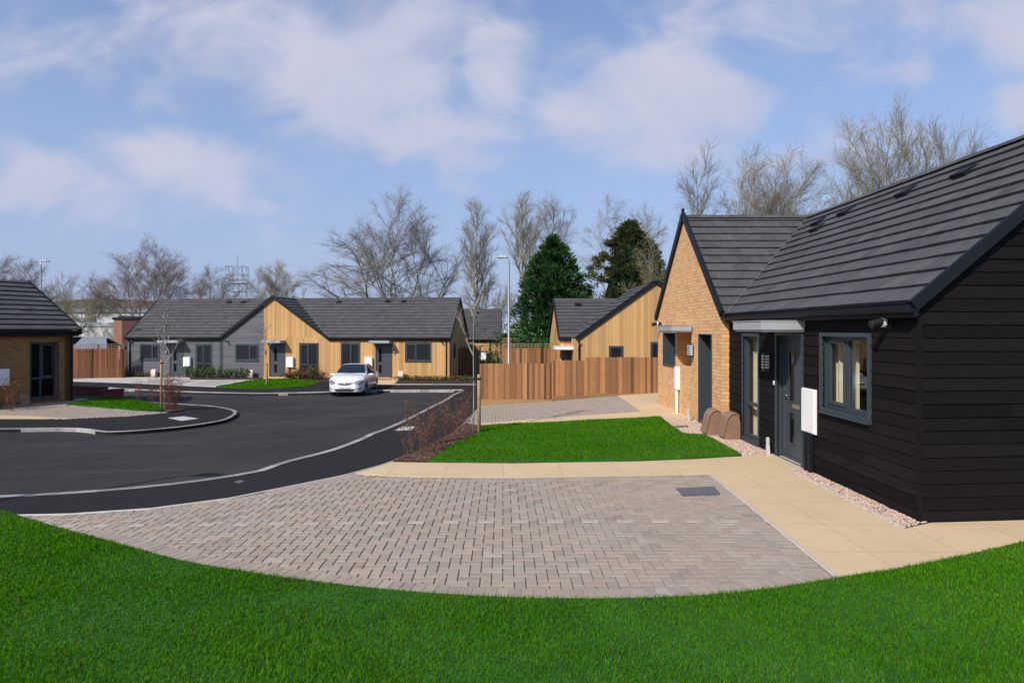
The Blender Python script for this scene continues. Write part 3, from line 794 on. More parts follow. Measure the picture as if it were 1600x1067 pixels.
def tiled(mb, O, ud, vd, poly, tw=.33, g=.305, lift=.039, base=.012, rows_from=0):
    """roof tiles in courses over a convex polygon given in (u, v) on the plane O + u ud + v vd"""
    O, ud, vd = Vector(O), Vector(ud).normalized(), Vector(vd).normalized(); nn = ud.cross(vd)
    if nn.z < 0: nn = -nn
    hull = ccw(poly); us = [p[0] for p in hull]; vs = [p[1] for p in hull]
    v0 = rows_from; r = 0
    while v0 < max(vs):
        u0 = min(us)-tw*(.5 if r % 2 else 0)-random.uniform(0, .01)
        u0 = math.floor(u0/tw)*tw-(tw/2 if r % 2 else 0)
        rowj = random.uniform(-.002, .002)
        while u0 < max(us):
            q = clip([(u0+.0015, v0), (u0+tw-.0015, v0), (u0+tw-.0015, v0+g-.0005), (u0+.0015, v0+g-.0005)], hull)
            if q:
                j = random.uniform(-.003, .003)+rowj; sh = min(1, max(0, random.gauss(.5, .2)))
                top = [O+ud*a+vd*b+nn*(base+lift*(1-(b-v0)/g)+j) for a, b in q]
                mb.prism(top, [O+ud*a+vd*b for a, b in q], sh)
            u0 += tw
        v0 += g; r += 1
    mb.poly([O+ud*a+vd*b-nn*.004 for a, b in hull], .3)
def ridge(mb, a, b, w=.13, h=.07, step=.42):
    a, b = Vector(a), Vector(b); d = (b-a); L = d.length; d.normalize(); s = d.cross(Vector((0,0,1))).normalized()
    k = max(1, round(L/step))
    for i in range(k):
        p, q = a+d*(L*i/k+.006), a+d*(L*(i+1)/k-.006); z = Vector((0,0,1)); e = random.uniform(-.004, .004)
        prof = [(-w, -h*.75), (-w*.55, h*.2+e), (0, h*.5+e), (w*.55, h*.2+e), (w, -h*.75)]
        mb.prism([p+s*x+z*y for x, y in prof], [q+s*x+z*y for x, y in prof], random.random(), True, True)
class VG:
    def __init__(s, par): s.p = par
def beam(mb, a, b, w, h, sh=.5, up=(0,0,1)):
    """bar from a to b, w across (horizontal), h along up, centred"""
    if isinstance(mb, VG):
        m = MB(); beam(m, a, b, w, h, sh, up); return m.build('verge', M['fascia'], mb.p)
    a, b, up = Vector(a), Vector(b), Vector(up); d = (b-a).normalized(); s = d.cross(up).normalized(); u = s.cross(d)
    f = [a-s*w/2-u*h/2, a+s*w/2-u*h/2, a+s*w/2+u*h/2, a-s*w/2+u*h/2]
    mb.prism(f, [p+(b-a) for p in f], sh, True, True)
def window(par, T, x0, z0, x1, z1, rec=.07, cols=(.5,), sash=(0,), transom=None, frame='slate', glass='darkglass', surround=0, proud=.0, sill=True, lining=0):
    """frame, pane and sill of one window; the opening is (x0, z0, x1, z1) in the wall plane"""
    f = MB(T); fw = .055; y0, y1 = rec, rec+.06
    def bar(a, b, c, d, ya=y0, yb=y1): f.box((a, ya, b), (c, yb, d))
    bar(x0, z0, x0+fw, z1); bar(x1-fw, z0, x1, z1); bar(x0+fw, z0, x1-fw, z0+fw); bar(x0+fw, z1-fw, x1-fw, z1)
    xs = [x0]+[x0+(x1-x0)*c for c in cols]+[x1]
    zt = z0+(z1-z0)*transom if transom else None
    for c in cols: bar(x0+(x1-x0)*c-.03, z0+fw, x0+(x1-x0)*c+.03, z1-fw)
    if zt: bar(x0+fw, zt-.035, x1-fw, zt+.035, y0-.004, y1-.002)
    for i in sash:
        a, b = xs[i]+(fw if i == 0 else .03), xs[i+1]-(fw if i == len(xs)-2 else .03); lo, hi = (zt+.035 if zt else z0+fw), z1-fw
        s = .045; ya, yb = y0-.018, y0+.03
        bar(a, lo, a+s, hi, ya, yb); bar(b-s, lo, b, hi, ya, yb); bar(a+s, lo, b-s, lo+s, ya, yb); bar(a+s, hi-s, b-s, hi, ya, yb)
    if surround:
        s = surround; yf = -.035-proud; yb = max(lining, y0-.001)
        f.box((x0-s, yf, z0-s), (x0-.001, yb, z1+s)); f.box((x1+.001, yf, z0-s), (x1+s, yb, z1+s))
        f.box((x0-.001, yf, z1+.001), (x1+.001, yb, z1+s)); f.box((x0-.001, yf, z0-s), (x1+.001, yb, z0-.001))
    o = f.build('window', M[frame], par)
    p = MB(T); p.poly([(x0+.02, y0+.035, z0+.02), (x1-.02, y0+.035, z0+.02), (x1-.02, y0+.035, z1-.02), (x0+.02, y0+.035, z1-.02)]); p.build('pane', M[glass], o, fix=False)
    if sill:
        s = MB(T); e = surround or .03
        s.box((x0-e, -.07-proud, z0-e-.032), (x1+e, y0-.004, z0-e-.001 if surround else z0-.002)); s.build('sill', M[frame], o)
    return o
def door(par, T, x0, x1, z0, z1, rec=.08, hand=1, light=.62):
    """composite door with a tall narrow light, a short light below, lever handle and letter plate; hand=1 hinges on the right"""
    d = MB(T); fw = .06
    d.box((x0, rec-.03, z0), (x0+fw, rec+.05, z1)); d.box((x1-fw, rec-.03, z0), (x1, rec+.05, z1)); d.box((x0+fw, rec-.03, z1-fw), (x1-fw, rec+.05, z1)); d.box((x0+fw, rec-.02, z0), (x1-fw, rec+.05, z0+.04))
    a, b = x0+fw+.004, x1-fw-.004; d.box((a, rec, z0+.045), (b, rec+.045, z1-fw-.004))
    W_ = b-a; lx = a+W_*(light if hand > 0 else 1-light); lw = .085
    for (q0, q1) in ((.98, z1-z0-.28), (.28, .78)):
        zz0, zz1 = z0+q0, z0+q1; s = .025
        for bx in (((lx-lw-s, zz0-s), (lx-lw, zz1+s)), ((lx+lw, zz0-s), (lx+lw+s, zz1+s)), ((lx-lw, zz0-s), (lx+lw, zz0)), ((lx-lw, zz1), (lx+lw, zz1+s))):
            d.box((bx[0][0], rec-.014, bx[0][1]), (bx[1][0], rec-.001, bx[1][1]))
    o = d.build('door', M['door'], par)
    g = MB(T)
    for (q0, q1) in ((.98, z1-z0-.28), (.28, .78)): g.box((lx-lw, rec-.006, z0+q0), (lx+lw, rec-.002, z0+q1))
    g.build('glazing', M['darkglass'], o)
    hx = a+.06 if hand > 0 else b-.06; h = MB(T)
    h.box((hx-.018, rec-.012, z0+.93), (hx+.018, rec-.001, z0+1.15)); h.tube([(hx, rec-.01, z0+1.06), (hx, rec-.055, z0+1.06), (hx+.12*hand, rec-.055, z0+1.06)], .011, 6); h.build('handle', M['chrome'], o)
    l = MB(T); cx = (a+b)/2+.02*hand; l.box((cx-.13, rec-.012, z0+.87), (cx+.13, rec-.001, z0+.94)); l.build('letter_plate', M['chrome'], o)
    return o
def canopy(par, T, x0, x1, z0, z1, pr, mat='canopy'):
    c = MB(T); c.box((x0, -pr, z0+.03), (x1, -.03, z1)); c.box((x0+.025, -pr+.025, z0), (x1-.025, -.031, z0+.029)); c.box((x0-.01, -pr-.012, z1), (x1+.01, -.03, z1+.015))
    return c.build('canopy', M[mat], par, bevel=.004)
def meter_box(par, T, x0, x1, z0, z1, d=.22, pipe=None, y0=-.005):
    c = MB(T); c.box((x0, -d, z0), (x1, y0, z1)); c.box((x0+.015, -d-.014, z0+.015), (x1-.015, -d-.001, z1-.015))
    c.box((x1-.05, -d-.02, (z0+z1)/2-.02), (x1-.03, -d-.0145, (z0+z1)/2+.02))
    o = c.build('meter_box', M['white'], par, bevel=.008)
    if pipe:
        p = MB(T)
        for k, xx in enumerate(pipe[1:]): p.box((xx-.03, -.10, -.2), (xx+.03, -.04, z0-.002))
        p.build('conduit', M[pipe[0]], o)
    return o
def wall_lamp(par, T, x, z):
    c = MB(T); c.lathe([(0, -.001), (.085, -.001), (.085, -.045), (.07, -.055), (0, -.055)], 16, axis='y')
    vs = c.v; c.v = vs
    for i in range(len(c.v)):
        p = T.inverted() @ Vector(c.v[i]); c.v[i] = tuple(T @ Vector((p.x*.8+x, p.y-.03, p.z*1.45+z)))
    o = c.build('wall_lamp', M['black'], par)
    g = MB(T); prof = [(.062*math.cos(a*math.pi/10), -.05-.06*math.sin(a*math.pi/10)) for a in range(6)]
    g.lathe(prof, 16, axis='y')
    for i in range(len(g.v)):
        p = T.inverted() @ Vector(g.v[i]); g.v[i] = tuple(T @ Vector((p.x*.8+x, p.y-.03, p.z*1.45+z)))
    g.build('diffuser', M['white'], o, True); return o
def louvre_lamp(par, T, x, z):
    c = MB(T); c.box((x-.05, -.14, z-.16), (x+.05, -.03, z+.16)); o = c.build('wall_lamp', M['slate'], par, bevel=.01)
    g = MB(T)
    for k in range(5): g.box((x-.035, -.15, z-.105+k*.05), (x+.035, -.141, z-.08+k*.05))
    for k in range(5): g.box((x+.051, -.125, z-.105+k*.05), (x+.056, -.045, z-.08+k*.05)); g.box((x-.056, -.125, z-.105+k*.05), (x-.051, -.045, z-.08+k*.05))
    g.build('diffuser', M['white'], o); return o
def spot(par, T, x, z, face='black'):
    c = MB(T); c.tube([(x, -.03, z), (x, -.09, z)], .045, 12); c.tube([(x, -.07, z+.0), (x, -.15, z+.01), (x-.0, -.27, z-.02)], [.04, .05, .055], 12); c.box((x-.05, -.05, z-.06), (x+.05, -.021, z+.06))
    o = c.build('security_lamp', M['black'], par, bevel=.004)
    r = MB(T); r.tube([(x, -.1, z+.005), (x, -.135, z+.008)], .058, 14); r.build('collar', M['white'], o); return o
def downpipe(par, T, x, z1, y=-.07):
    c = MB(T); c.tube([(x, y, -.3), (x, y, z1-.25), (x, y-.05, z1-.12), (x, y-.09, z1-.02)], .034, 8)
    for zz in (.35, 1.3, z1-.4): c.box((x-.05, y-.01, zz), (x+.05, -.03, zz+.04))
    return c.build('downpipe', M['fascia'], par)
def gutter(par, T, x0, x1, y, z):
    c = MB(T); c.box((x0, y+.005, z-.16), (x1, y+.03, z-.012))
    n = 7; pr = [(y-.055+.055*math.cos(math.pi+k*math.pi/(n-1)), z-.055+.055*math.sin(math.pi+k*math.pi/(n-1))) for k in range(n)]
    c.prism([(x0, *p) for p in pr], [(x1, *p) for p in pr], .5, True, True)
    return c.build('gutter', M['fascia'], par)
def vents(par, T, pts, O, ud, vd):
    O, ud, vd = Vector(O), Vector(ud).normalized(), Vector(vd).normalized(); nn = ud.cross(vd); nn = nn if nn.z > 0 else -nn
    for (u, v) in pts:
        c = MB(T); b = O+ud*u+vd*v+nn*.025; w = .16
        A = [b-ud*w, b+ud*w, b+ud*w+vd*.3, b-ud*w+vd*.3]
        B = [b-ud*w+nn*.085, b+ud*w+nn*.085, b+ud*w*.9+vd*.24+nn*.05, b-ud*w*.9+vd*.24+nn*.05]
        c.prism(B, A); c.build('roof_vent', M['fascia'], par, bevel=.01)

# ------------------------------------------------------------------ the near bungalow on the right: black boards and a brick gable
H = empty('bungalow', 'near bungalow with black boarded front and buff brick gable on the right', 'house', (4.774, 19.0, 0), R(-90))
def hx(Y): return 19.0-Y
XE = 11.667                                  # near corner
ops = [(hx(9.50), 1.06, hx(8.30), 2.10), (hx(12.66), .12, hx(11.92), 2.07), (hx(11.08), 0.02, hx(10.16), 2.10)]
mb = MB(); boards(mb, [(5.56, -.02), (XE, -.02), (XE, 2.5), (5.56, 2.5)], ops, 'h', .152, .018, .014, .003)
GT = frameT(XE, 0, R(90+5)); GD = 5.95
gab = [(0, -.02), (GD, -.02), (GD, 2.5), (GD/2, 4.93), (0, 2.5)]
boards_g = MB(GT); boards(boards_g, gab, [], 'h', .152, .018, .014, .003)
mb.v, mb.f, mb.s = mb.v+boards_g.v, mb.f+[tuple(i+len(mb.v) for i in f) for f in boards_g.f], mb.s+boards_g.s
mb.build('boarding', M['hboard'], H)
lin = MB(); solid(lin, [(5.56, -.5), (XE-.03, -.5), (XE-.03, 2.55), (5.56, 2.55)], [(a-.045, b-.04, c+.045, d+.045) for a, b, c, d in ops], .002, .12)
l2 = MB(GT); solid(l2, [(.03, -.5), (GD, -.5), (GD, 2.5), (GD/2, 4.9), (.03, 2.5)], [], .002, .1)
lin.v, lin.f, lin.s = lin.v+l2.v, lin.f+[tuple(i+len(lin.v) for i in f) for f in l2.f], lin.s+l2.s
lin.build('inner_wall', M['plaster'], H)
tr = MB(); tr.box((XE-.004, -.04, -.06), (XE+.036, .008, 2.42)); tr.build('corner_trim', M['hboard'], H)
tr = MB(); tr.box((5.56, -.03, -.5), (XE+.01, .0, -.03)); tr.build('plinth', M['fascia'], H)
rm = MB(); rm.box((5.7, .13, -.02), (11.2, 3.4, 2.45)); ro = rm.build('room', M['plaster'], H); ro.data.flip_normals()
# open the room's front so that the windows look into it
bm_ = bmesh.new(); bm_.from_mesh(ro.data); bmesh.ops.delete(bm_, geom=[f for f in bm_.faces if abs(f.calc_center_median().y-.13) < .01], context='FACES'); bm_.to_mesh(ro.data); bm_.free()
window(H, I4, *[ops[0][0]+.0, ops[0][1], ops[0][2], ops[0][3]], rec=.035, cols=(.46,), sash=(0,), glass='glass', surround=.055, proud=.02, lining=.09)
window(H, I4, *ops[1], rec=.03, cols=(), sash=(), transom=.33, glass='glass', surround=.05, proud=.0, lining=.11)
door(H, I4, *(ops[2][0], ops[2][2], ops[2][1], ops[2][3]), rec=.09, hand=1, light=.33)
dl = MB(); a, b, c, d = ops[2]
dl.box((a-.05, -.05, -.1), (a-.001, .055, d+.05)); dl.box((c+.001, -.05, -.1), (c+.05, .055, d+.05)); dl.box((a-.001, -.05, d+.001), (c+.001, .055, d+.05)); dl.build('door_surround', M['slate'], H)
st = MB(); st.box((a-.02, -.09, -.02), (c+.02, .05, .018)); st.build('doorstep', M['edging'], H)
canopy(H, I4, hx(11.28), hx(10.05), 2.165, 2.33, .72)
meter_box(H, I4, hx(10.09), hx(9.66), .61, 1.29, .065, ('fascia', hx(9.93), hx(9.80)), -.034)
louvre_lamp(H, I4, hx(11.42), 1.62)
be = MB(); be.box((hx(11.2), -.05, 1.24), (hx(11.16), -.03, 1.31)); be.build('bell_push', M['white'], H)
spot(H, I4, hx(7.84), 2.28)
# brick gable
bops = [(hx(16.95), 1.27, hx(15.62), 2.12), (hx(18.35), 1.24, hx(17.08), 2.12), (hx(15.02), .10, hx(14.08), 2.10)]
BT = frameT(0, -.175)
mb = MB(BT); hull = [(0, -.5), (5.55, -.5), (5.55, 2.55), (2.775, 5.0), (0, 2.55)]
solid(mb, hull, bops, 0, .42); mb.box((5.551, .12, -.5), (5.557, .42, 2.5)); mb.build('brick_wall', M['brick'], H)
nb = MB(BT); a, b, c, d = bops[0]; nb.box((a, .421, b-.1), (c+.1, .43, d+.1)); nb.build('porch_back', M['brick'], H)
for k, (o_, dep) in enumerate(((bops[1], .40), (bops[2], .34))):
    a, b, c, d = o_; ln = MB(BT); y0, y1 = -.022, dep; s = .018
    ln.box((a+.001, y0, b+.001), (a+s, y1, d-.001)); ln.box((c-s, y0, b+.001), (c-.001, y1, d-.001)); ln.box((a+s, y0, b+.001), (c-s, y1, b+s)); ln.box((a+s, y0, d-s), (c-s, y1, d-.001))
    ln.box((a-.03, -.03, b-.05), (c+.03, -.001, b-.001))
    ln.build('window_lining', M['slate'], H)
    window(H, BT, a+s+.002, b+s+.002, c-s-.002, d-s-.002, rec=dep-.09, cols=() if k else (.5,), sash=() if k else (0,), transom=.33 if k else None, sill=False)
canopy(H, BT, hx(16.9), hx(15.5), 2.135, 2.29, .52)
louvre_lamp(H, BT, hx(15.42), 1.70)
meter_box(H, BT, hx(16.80), hx(16.60), .64, 1.24, .10, ('white', hx(16.7)))
spot(H, BT, hx(18.6), 2.36)
# roofs
pit = (5.05-2.52)/(2.976+.12); cs = 1/math.hypot(1, pit); vd = (0, cs, pit*cs); L_ = (2.976+.12)/cs
def V_(y): return (y+.12)/cs
sk = math.tan(R(5))
rf = MB(); O = (0, -.12, 2.50)
tiled(rf, O, (1,0,0), vd, [(5.66, 0), (XE+.07, 0), (XE+.07-sk*2.976, L_), (2.775, L_)])
tiled(rf, O, (1,0,0), vd, [(-.1, 0), (2.775, L_), (-.1, L_)])
ob = (0, 2*2.976+.12, 2.50); tiled(rf, ob, (1,0,0), (0, -cs, pit*cs), [(-.1, 0), (XE+.07-sk*5.9, 0), (XE+.07-sk*2.976, L_), (-.1, L_)])
# wing
wp = 2.53/2.875; wc = 1/math.hypot(1, wp); WL = 2.875/wc
for sgn, xo in ((1, 5.65), (-1, -.1)):
    tiled(rf, (xo, 0, 2.50), (0,1,0), (-sgn*wc, 0, wp*wc), [(-.2, 0), (-.12, 0), (2.976, WL), (-.2, WL)])
rr = rf.build('roof', M['tile'], H)
rg = MB(); ridge(rg, (-.1, 2.976, 5.06), (XE+.05-sk*2.976, 2.976, 5.06)); ridge(rg, (2.775, -.2, 5.07), (2.775, 2.95, 5.07)); rg.build('ridge_tiles', M['tile'], rr)
vents(rr, None, [(hx(10.05)-0., L_-.75), (hx(11.5), L_-.75), (hx(15.1)+.4, L_-.75), (hx(14.7)+.5, L_-1.1), (hx(14.2)+.6, L_-.7)], O, (1,0,0), vd)
vg = VG(H); e0 = Vector((XE+.10, -.14, 2.47)); e1 = Vector((XE+.10-sk*3.1, 2.976, 5.0)); e2 = Vector((XE+.10-sk*6, 6.1, 2.47))
beam(vg, e0, e1, .05, .135); beam(vg, e1, e2, .05, .135)
for (p, q) in (((5.66, -.215, 2.48), (2.775, -.215, 5.06)), ((2.775, -.215, 5.06), (-.12, -.215, 2.48))):
    beam(vg, Vector(p)+Vector((0,0,.05)), Vector(q)+Vector((0,0,.05)), .06, .17)
beam(vg, (2.775, -.215, 5.06), (2.775, -.215, 5.26), .055, .10, up=(1,0,0))
ld = MB(); a_, b_ = Vector((5.66, -.12, 2.545)), Vector((2.775, 2.976, 5.075)); beam(ld, a_+(b_-a_)*.02, b_, .014, .02); ld.build('valley', M['lead'], rr)
gutter(H, I4, 5.6, XE+.1, -.12, 2.50)
fa = MB(); fa.box((5.57, -.11, 2.36), (XE+.06, -.035, 2.485)); fa.build('fascia', M['fascia'], H)
bk = MB(); bk.box((0, 5.85, -.5), (XE-.7, 5.95, 2.5)); bk.box((0, .25, -.5), (.1, 5.84, 2.5)); bk.build('rear_wall', M['hboard'], H)
# curtains hung inside
def curtain(name, label, x0, x1, z0, z1, y, mat, folds=7, taper=0):
    n = 48; vs, fs = [], []
    for k, zz in enumerate((z0, (z0+z1)/2, z1)):
        for i in range(n+1):
            t = i/n; f = taper*(1-abs(k-1))*0
            xx = x0+(x1-x0)*(t*(1-(taper if k < 2 else 0)))
            vs.append((xx, y+.025*math.sin(t*folds*6.28), zz))
    for k in range(2):
        for i in range(n): fs.append((k*(n+1)+i, k*(n+1)+i+1, (k+1)*(n+1)+i+1, (k+1)*(n+1)+i))
    o = mesh_object(name, [H_T @ Vector(v) for v in vs], fs, None, M[mat], None, True)
    return tag(o, label, 'curtain')
H_T = Matrix.Translation((4.774, 19.0, 0)) @ Matrix.Rotation(R(-90), 4, 'Z')
curtain('curtain', 'cream curtain behind the tall narrow window under the grey canopy', hx(13.2), hx(11.95), .1, 2.2, .22, 'curtain', 7)
curtain('curtain', 'cream curtain behind the left light of the wide casement window', hx(9.95), hx(9.0), 1.0, 2.2, .24, 'curtain', 6)
curtain('curtain', 'gold curtain at the right end of the wide casement window', hx(9.0), hx(8.45), 1.3, 2.2, .42, 'goldcurtain', 4)
# brown half-buried meter boxes, foot post
def bin_box(name, label, x, y, rz, mat='brown', s=1.0):
    T = frameT(x, y, rz, g1(x, y)-.03); e = empty(name, label, 'meter box', T.to_translation(), rz)
    prof = [(-.24, 0), (.24, 0), (.24, .40), (.20, .52), (.10, .575), (-.02, .56), (-.12, .48), (-.2, .25)]
    prof = [(a*s*.70, b*s*.94) for a, b in prof]; w_ = .16*s
    m_ = MB(); m_.prism([(-w_, a, b) for a, b in prof], [(w_, a, b) for a, b in prof], .5, True, True); m_.build('body', M[mat], e, bevel=.012)
    lid = [(-.275, .10), (-.215, .29), (-.135, .51), (-.03, .60), (.105, .615), (.21, .555), (.21, .52), (.10, .58), (-.02, .565), (-.125, .482), (-.2, .26), (-.25, .09)]
    l_ = MB(); lid = [(a*s*.70, b*s*.94) for a, b in lid]; l_.prism([(-w_-.02, a, b) for a, b in lid], [(w_+.02, a, b) for a, b in lid], .5, True, True); l_.build('lid', M[mat], e, bevel=.006)
    return e
bin_box('meter_box', 'brown plastic meter box on the gravel, the one set against the brick pier', 4.36, 13.36, R(-90))
bin_box('meter_box', 'brown plastic meter box on the gravel, the one beside the tall black-wall window', 4.55, 12.86, R(-90))
def post(label, x, y):
    e = empty('service_cover', label, 'pipe cover', (x, y, g1(x, y)-.02)); m_ = MB()
    m_.prism([(-.05, -.06, 0), (-.05, .05, 0), (-.05, .03, .22), (-.05, -.02, .22)], [(-.0, -.06, 0), (-.0, .05, 0), (-.0, .03, .22), (-.0, -.02, .22)], .5, True, True)
    m_.build('base', M['palegrey'], e, bevel=.008); m2 = MB(); m2.box((-.05, -.02, .221), (.0, .03, .33)); m2.build('head', M['palegrey'], e, bevel=.008); return e
post('pale grey pipe cover standing at the left foot of the grey front door', 4.66, 11.2)
post('pale grey pipe cover at the foot of the brick wall by the slate window', 4.44, 15.25)

# ------------------------------------------------------------------ the long terrace across the road
TR = R(-6.0); ux, uy = math.cos(TR), math.sin(TR)
T0 = Vector((-3.28-ux*21.3, 39.5-uy*21.3, -.78))
B = empty('terrace', 'long low terrace of grey boarded and larch timber bungalows beyond the road', 'house', T0, TR)
def tx(px):
    k = (px-CX)/F; return 21.3-(-3.28-39.5*k)/(ux-uy*k)
def tz(px, py):
    t = tx(px); Y = T0.y+uy*t; return CAM_H-(py-CY)/F*Y-T0.z
def rect(p0, q0, p1, q1): return (tx(p0), tz(p0, q1), tx(p1), tz(p1, q0))
XB = tx(412.5); XA = tx(428); XL = tx(346); XR = tx(513); XEnd = 21.3; ev = 2.47
apz = 5.05
wins = [rect(220,538.5,249,561), rect(307,538.5,331,583), rect(369,538.5,404,562.5)]
d1 = (tx(265.5), .0, tx(287), 2.12)
gops = [wins[0], wins[1], wins[2], d1]
def gz(x): return ev+(apz-ev)*(1-abs(x-XA)/(XA-XL if x < XA else XR-XA))
mb = MB(); boards(mb, [(0, -.2), (XB, -.2), (XB, ev), (0, ev)], gops, 'h', .14, .018, .012, .004)
boards(mb, [(XL, ev), (XB, ev), (XB, gz(XB))], [], 'h', .14, .018, .012, .004)
mb.build('grey_boarding', M['greyboard'], B)
tw = [rect(469,537,497,587), rect(534,536.5,562,588), rect(634,536.5,673,563.5)]
d2 = (tx(421), .0, tx(446), 2.12); d3 = (tx(587), .0, tx(613), 2.12)
tops = tw+[d2, d3]
mb = MB(); boards(mb, [(XB, -.12), (XEnd, -.12), (XEnd, ev), (XB, ev)], tops, 'v', .142, .022, .006, .005)
boards(mb, [(XB, ev), (XR, ev), (XA, apz), (XB, gz(XB))], [], 'v', .142, .022, .006, .005)
DT = 6.6
ET = frameT(XEnd, 0, R(90)); me_ = MB(ET)
eops = [(1.05, 1.25, 1.75, 2.15)]
boards(me_, [(0, -.12), (DT, -.12), (DT, ev), (DT/2, 5.12), (0, ev)], eops, 'v', .142, .022, .006, .005)
mb.v, mb.f, mb.s = mb.v+me_.v, mb.f+[tuple(i+len(mb.v) for i in f) for f in me_.f], mb.s+me_.s
mb.build('timber_boarding', M['timber'], B)
mb = MB(); mb.box((.03, .003, -.6), (XEnd-.03, DT, 2.45)); mb.prism([(XL+.05, .004, ev-.03), (XR-.05, .004, ev-.03), (XA, .004, apz-.05)], [(XL+.05, .02, ev-.03), (XR-.05, .02, ev-.03), (XA, .02, apz-.05)], .5)
mb.prism([(XEnd-.004, 0.02, ev-.03), (XEnd-.004, DT, ev-.03), (XEnd-.004, DT/2, 5.05)], [(XEnd-.03, 0.02, ev-.03), (XEnd-.03, DT, ev-.03), (XEnd-.03, DT/2, 5.05)], .5, True, True)
mb.build('inner_wall', M['fascia'], B)
for o_, kw in ((wins[0], dict(cols=(.62,), sash=(1,))), (wins[1], dict(cols=(.5,), sash=(0,), transom=.34)), (wins[2], dict(cols=(.6,), sash=(1,))),
               (tw[0], dict(cols=(.47,), sash=(0,), transom=.34)), (tw[1], dict(cols=(.5,), sash=(1,))), (tw[2], dict(cols=(.42,), sash=(0,)))):
    window(B, I4, *o_, rec=-.03, surround=.05, proud=.005, **kw)
window(B, ET, *eops[0], rec=-.03, surround=.05, proud=.005)
door(B, I4, d1[0], d1[2], 0, 2.12, rec=-.02, hand=-1); door(B, I4, d2[0], d2[2], 0, 2.12, rec=-.02, hand=-1); door(B, I4, d3[0], d3[2], 0, 2.12, rec=-.02, hand=1, light=.25)
for (a, b) in ((257, 288), (416.5, 446), (582, 613)): canopy(B, I4, tx(a), tx(b), 2.13, 2.29, .75)
meter_box(B, I4, tx(289), tx(299.5), .60, 1.21, .2, ('fascia', tx(292), tx(296))); meter_box(B, I4, tx(449), tx(460), .60, 1.25, .2, ('fascia', tx(453),)); meter_box(B, I4, tx(571), tx(583), .60, 1.25, .2, ('fascia', tx(578),))
for p in (260.8, 414.5, 616.8): wall_lamp(B, I4, tx(p), tz(p, 550))
for p in (206, 356, 690): spot(B, I4, tx(p), tz(p, 533))
downpipe(B, I4, tx(204), 2.4); downpipe(B, I4, tx(697.5), 2.4)
mb = MB(); mb.box((tx(344), -.055, -.2), (tx(348), -.02, 2.3)); mb.build('pilaster', M['slate'], B); mb = MB(); mb.box((XEnd-.02, -.04, -.12), (XEnd+.03, .0, 2.4)); mb.build('corner_trim', M['fascia'], B)
rd = 3.3; tp = (5.10-2.47)/(rd+.15); tcs = 1/math.hypot(1, tp); TL = (rd+.15)/tcs; tv = (0, tcs, tp*tcs); O = (0, -.15, 2.47)
rf = MB()
hL = XA-XL; hR = XR-XA
tiled(rf, O, (1,0,0), tv, [(-.1, 0), (XL, 0), (XA, TL*.985), (XA, TL), (-.1, TL)], tw=.38, g=.33)
tiled(rf, O, (1,0,0), tv, [(XR, 0), (XEnd+.1, 0), (XEnd+.1, TL), (XA, TL), (XA, TL*.985)], tw=.38, g=.33)
tiled(rf, (0, 2*rd+.15, 2.47), (1,0,0), (0, -tcs, tp*tcs), [(-.1, 0), (XEnd+.1, 0), (XEnd+.1, TL), (-.1, TL)], tw=.6, g=.33)
for sgn, xo, hw in ((1, XR, hR), (-1, XL, hL)):
    q = (apz-2.47)/hw; c_ = 1/math.hypot(1, q); l_ = hw/c_
    tiled(rf, (xo, 0, 2.47), (0,1,0), (-sgn*c_, 0, q*c_), [(-.16, 0), (-.15, 0), (rd*.985, l_), (-.16, l_)], tw=.38, g=.33)
rr = rf.build('roof', M['tile'], B)
rg = MB(); ridge(rg, (-.1, rd, 5.11), (XEnd+.1, rd, 5.11)); ridge(rg, (XA, -.15, 5.07), (XA, rd, 5.07)); rg.build('ridge_tiles', M['tile'], rr)
vents(rr, None, [(tx(326)-.25, TL-.55), (tx(350)-.25, TL-.55), (tx(506)-.1, TL-.6), (tx(585)-.0, TL-.55), (tx(612), TL-.55)], O, (1,0,0), tv)
vg = VG(B)
beam(vg, (XL, -.17, 2.47), (XA, -.17, apz+.03), .05, .16); beam(vg, (XA, -.17, apz+.03), (XR, -.17, 2.47), .05, .16)
beam(vg, (XEnd+.1, -.15, 2.45), (XEnd+.1, rd, 5.08), .05, .16); beam(vg, (XEnd+.1, rd, 5.08), (XEnd+.1, 2*rd+.15, 2.45), .05, .16); beam(vg, (-.1, -.15, 2.45), (-.1, rd, 5.08), .05, .16)
gutter(B, I4, -.1, XL, -.15, 2.47); gutter(B, I4, XR, XEnd+.1, -.15, 2.47)
ld = MB(); beam(ld, (XR, -.13, 2.52), (XA, rd, 5.09), .04, .04); ld.build('valley', M['lead'], rr)
mat_ = MB(); mat_.box((d3[0], -.75, .045), (d3[2], -.25, .06)); tag(mat_.build('doormat', M['brown']), 'brown doormat in front of the far door with a white oval lamp', 'doormat')
dm = bpy.data.objects['doormat']; dm.location = T0; dm.rotation_euler = (0, 0, TR)
def TW(px, d, z=0): return T0+Vector((ux*tx(px)+uy*d, uy*tx(px)-ux*d, z))
for px, lab in ((246, 'faded pink meter box at the foot of the grey boarded wall by the first door'), (396, 'faded pink meter box at the grey wall end of the green shrub row'), (629, 'faded pink meter box against the larch wall under the wide window')):
    q = TW(px, .35); e_ = bin_box('meter_box', lab, q.x, q.y, TR, 'pinkbox', .85); e_.location.z = T0.z-.05
hz_ = TW(336, .12); 

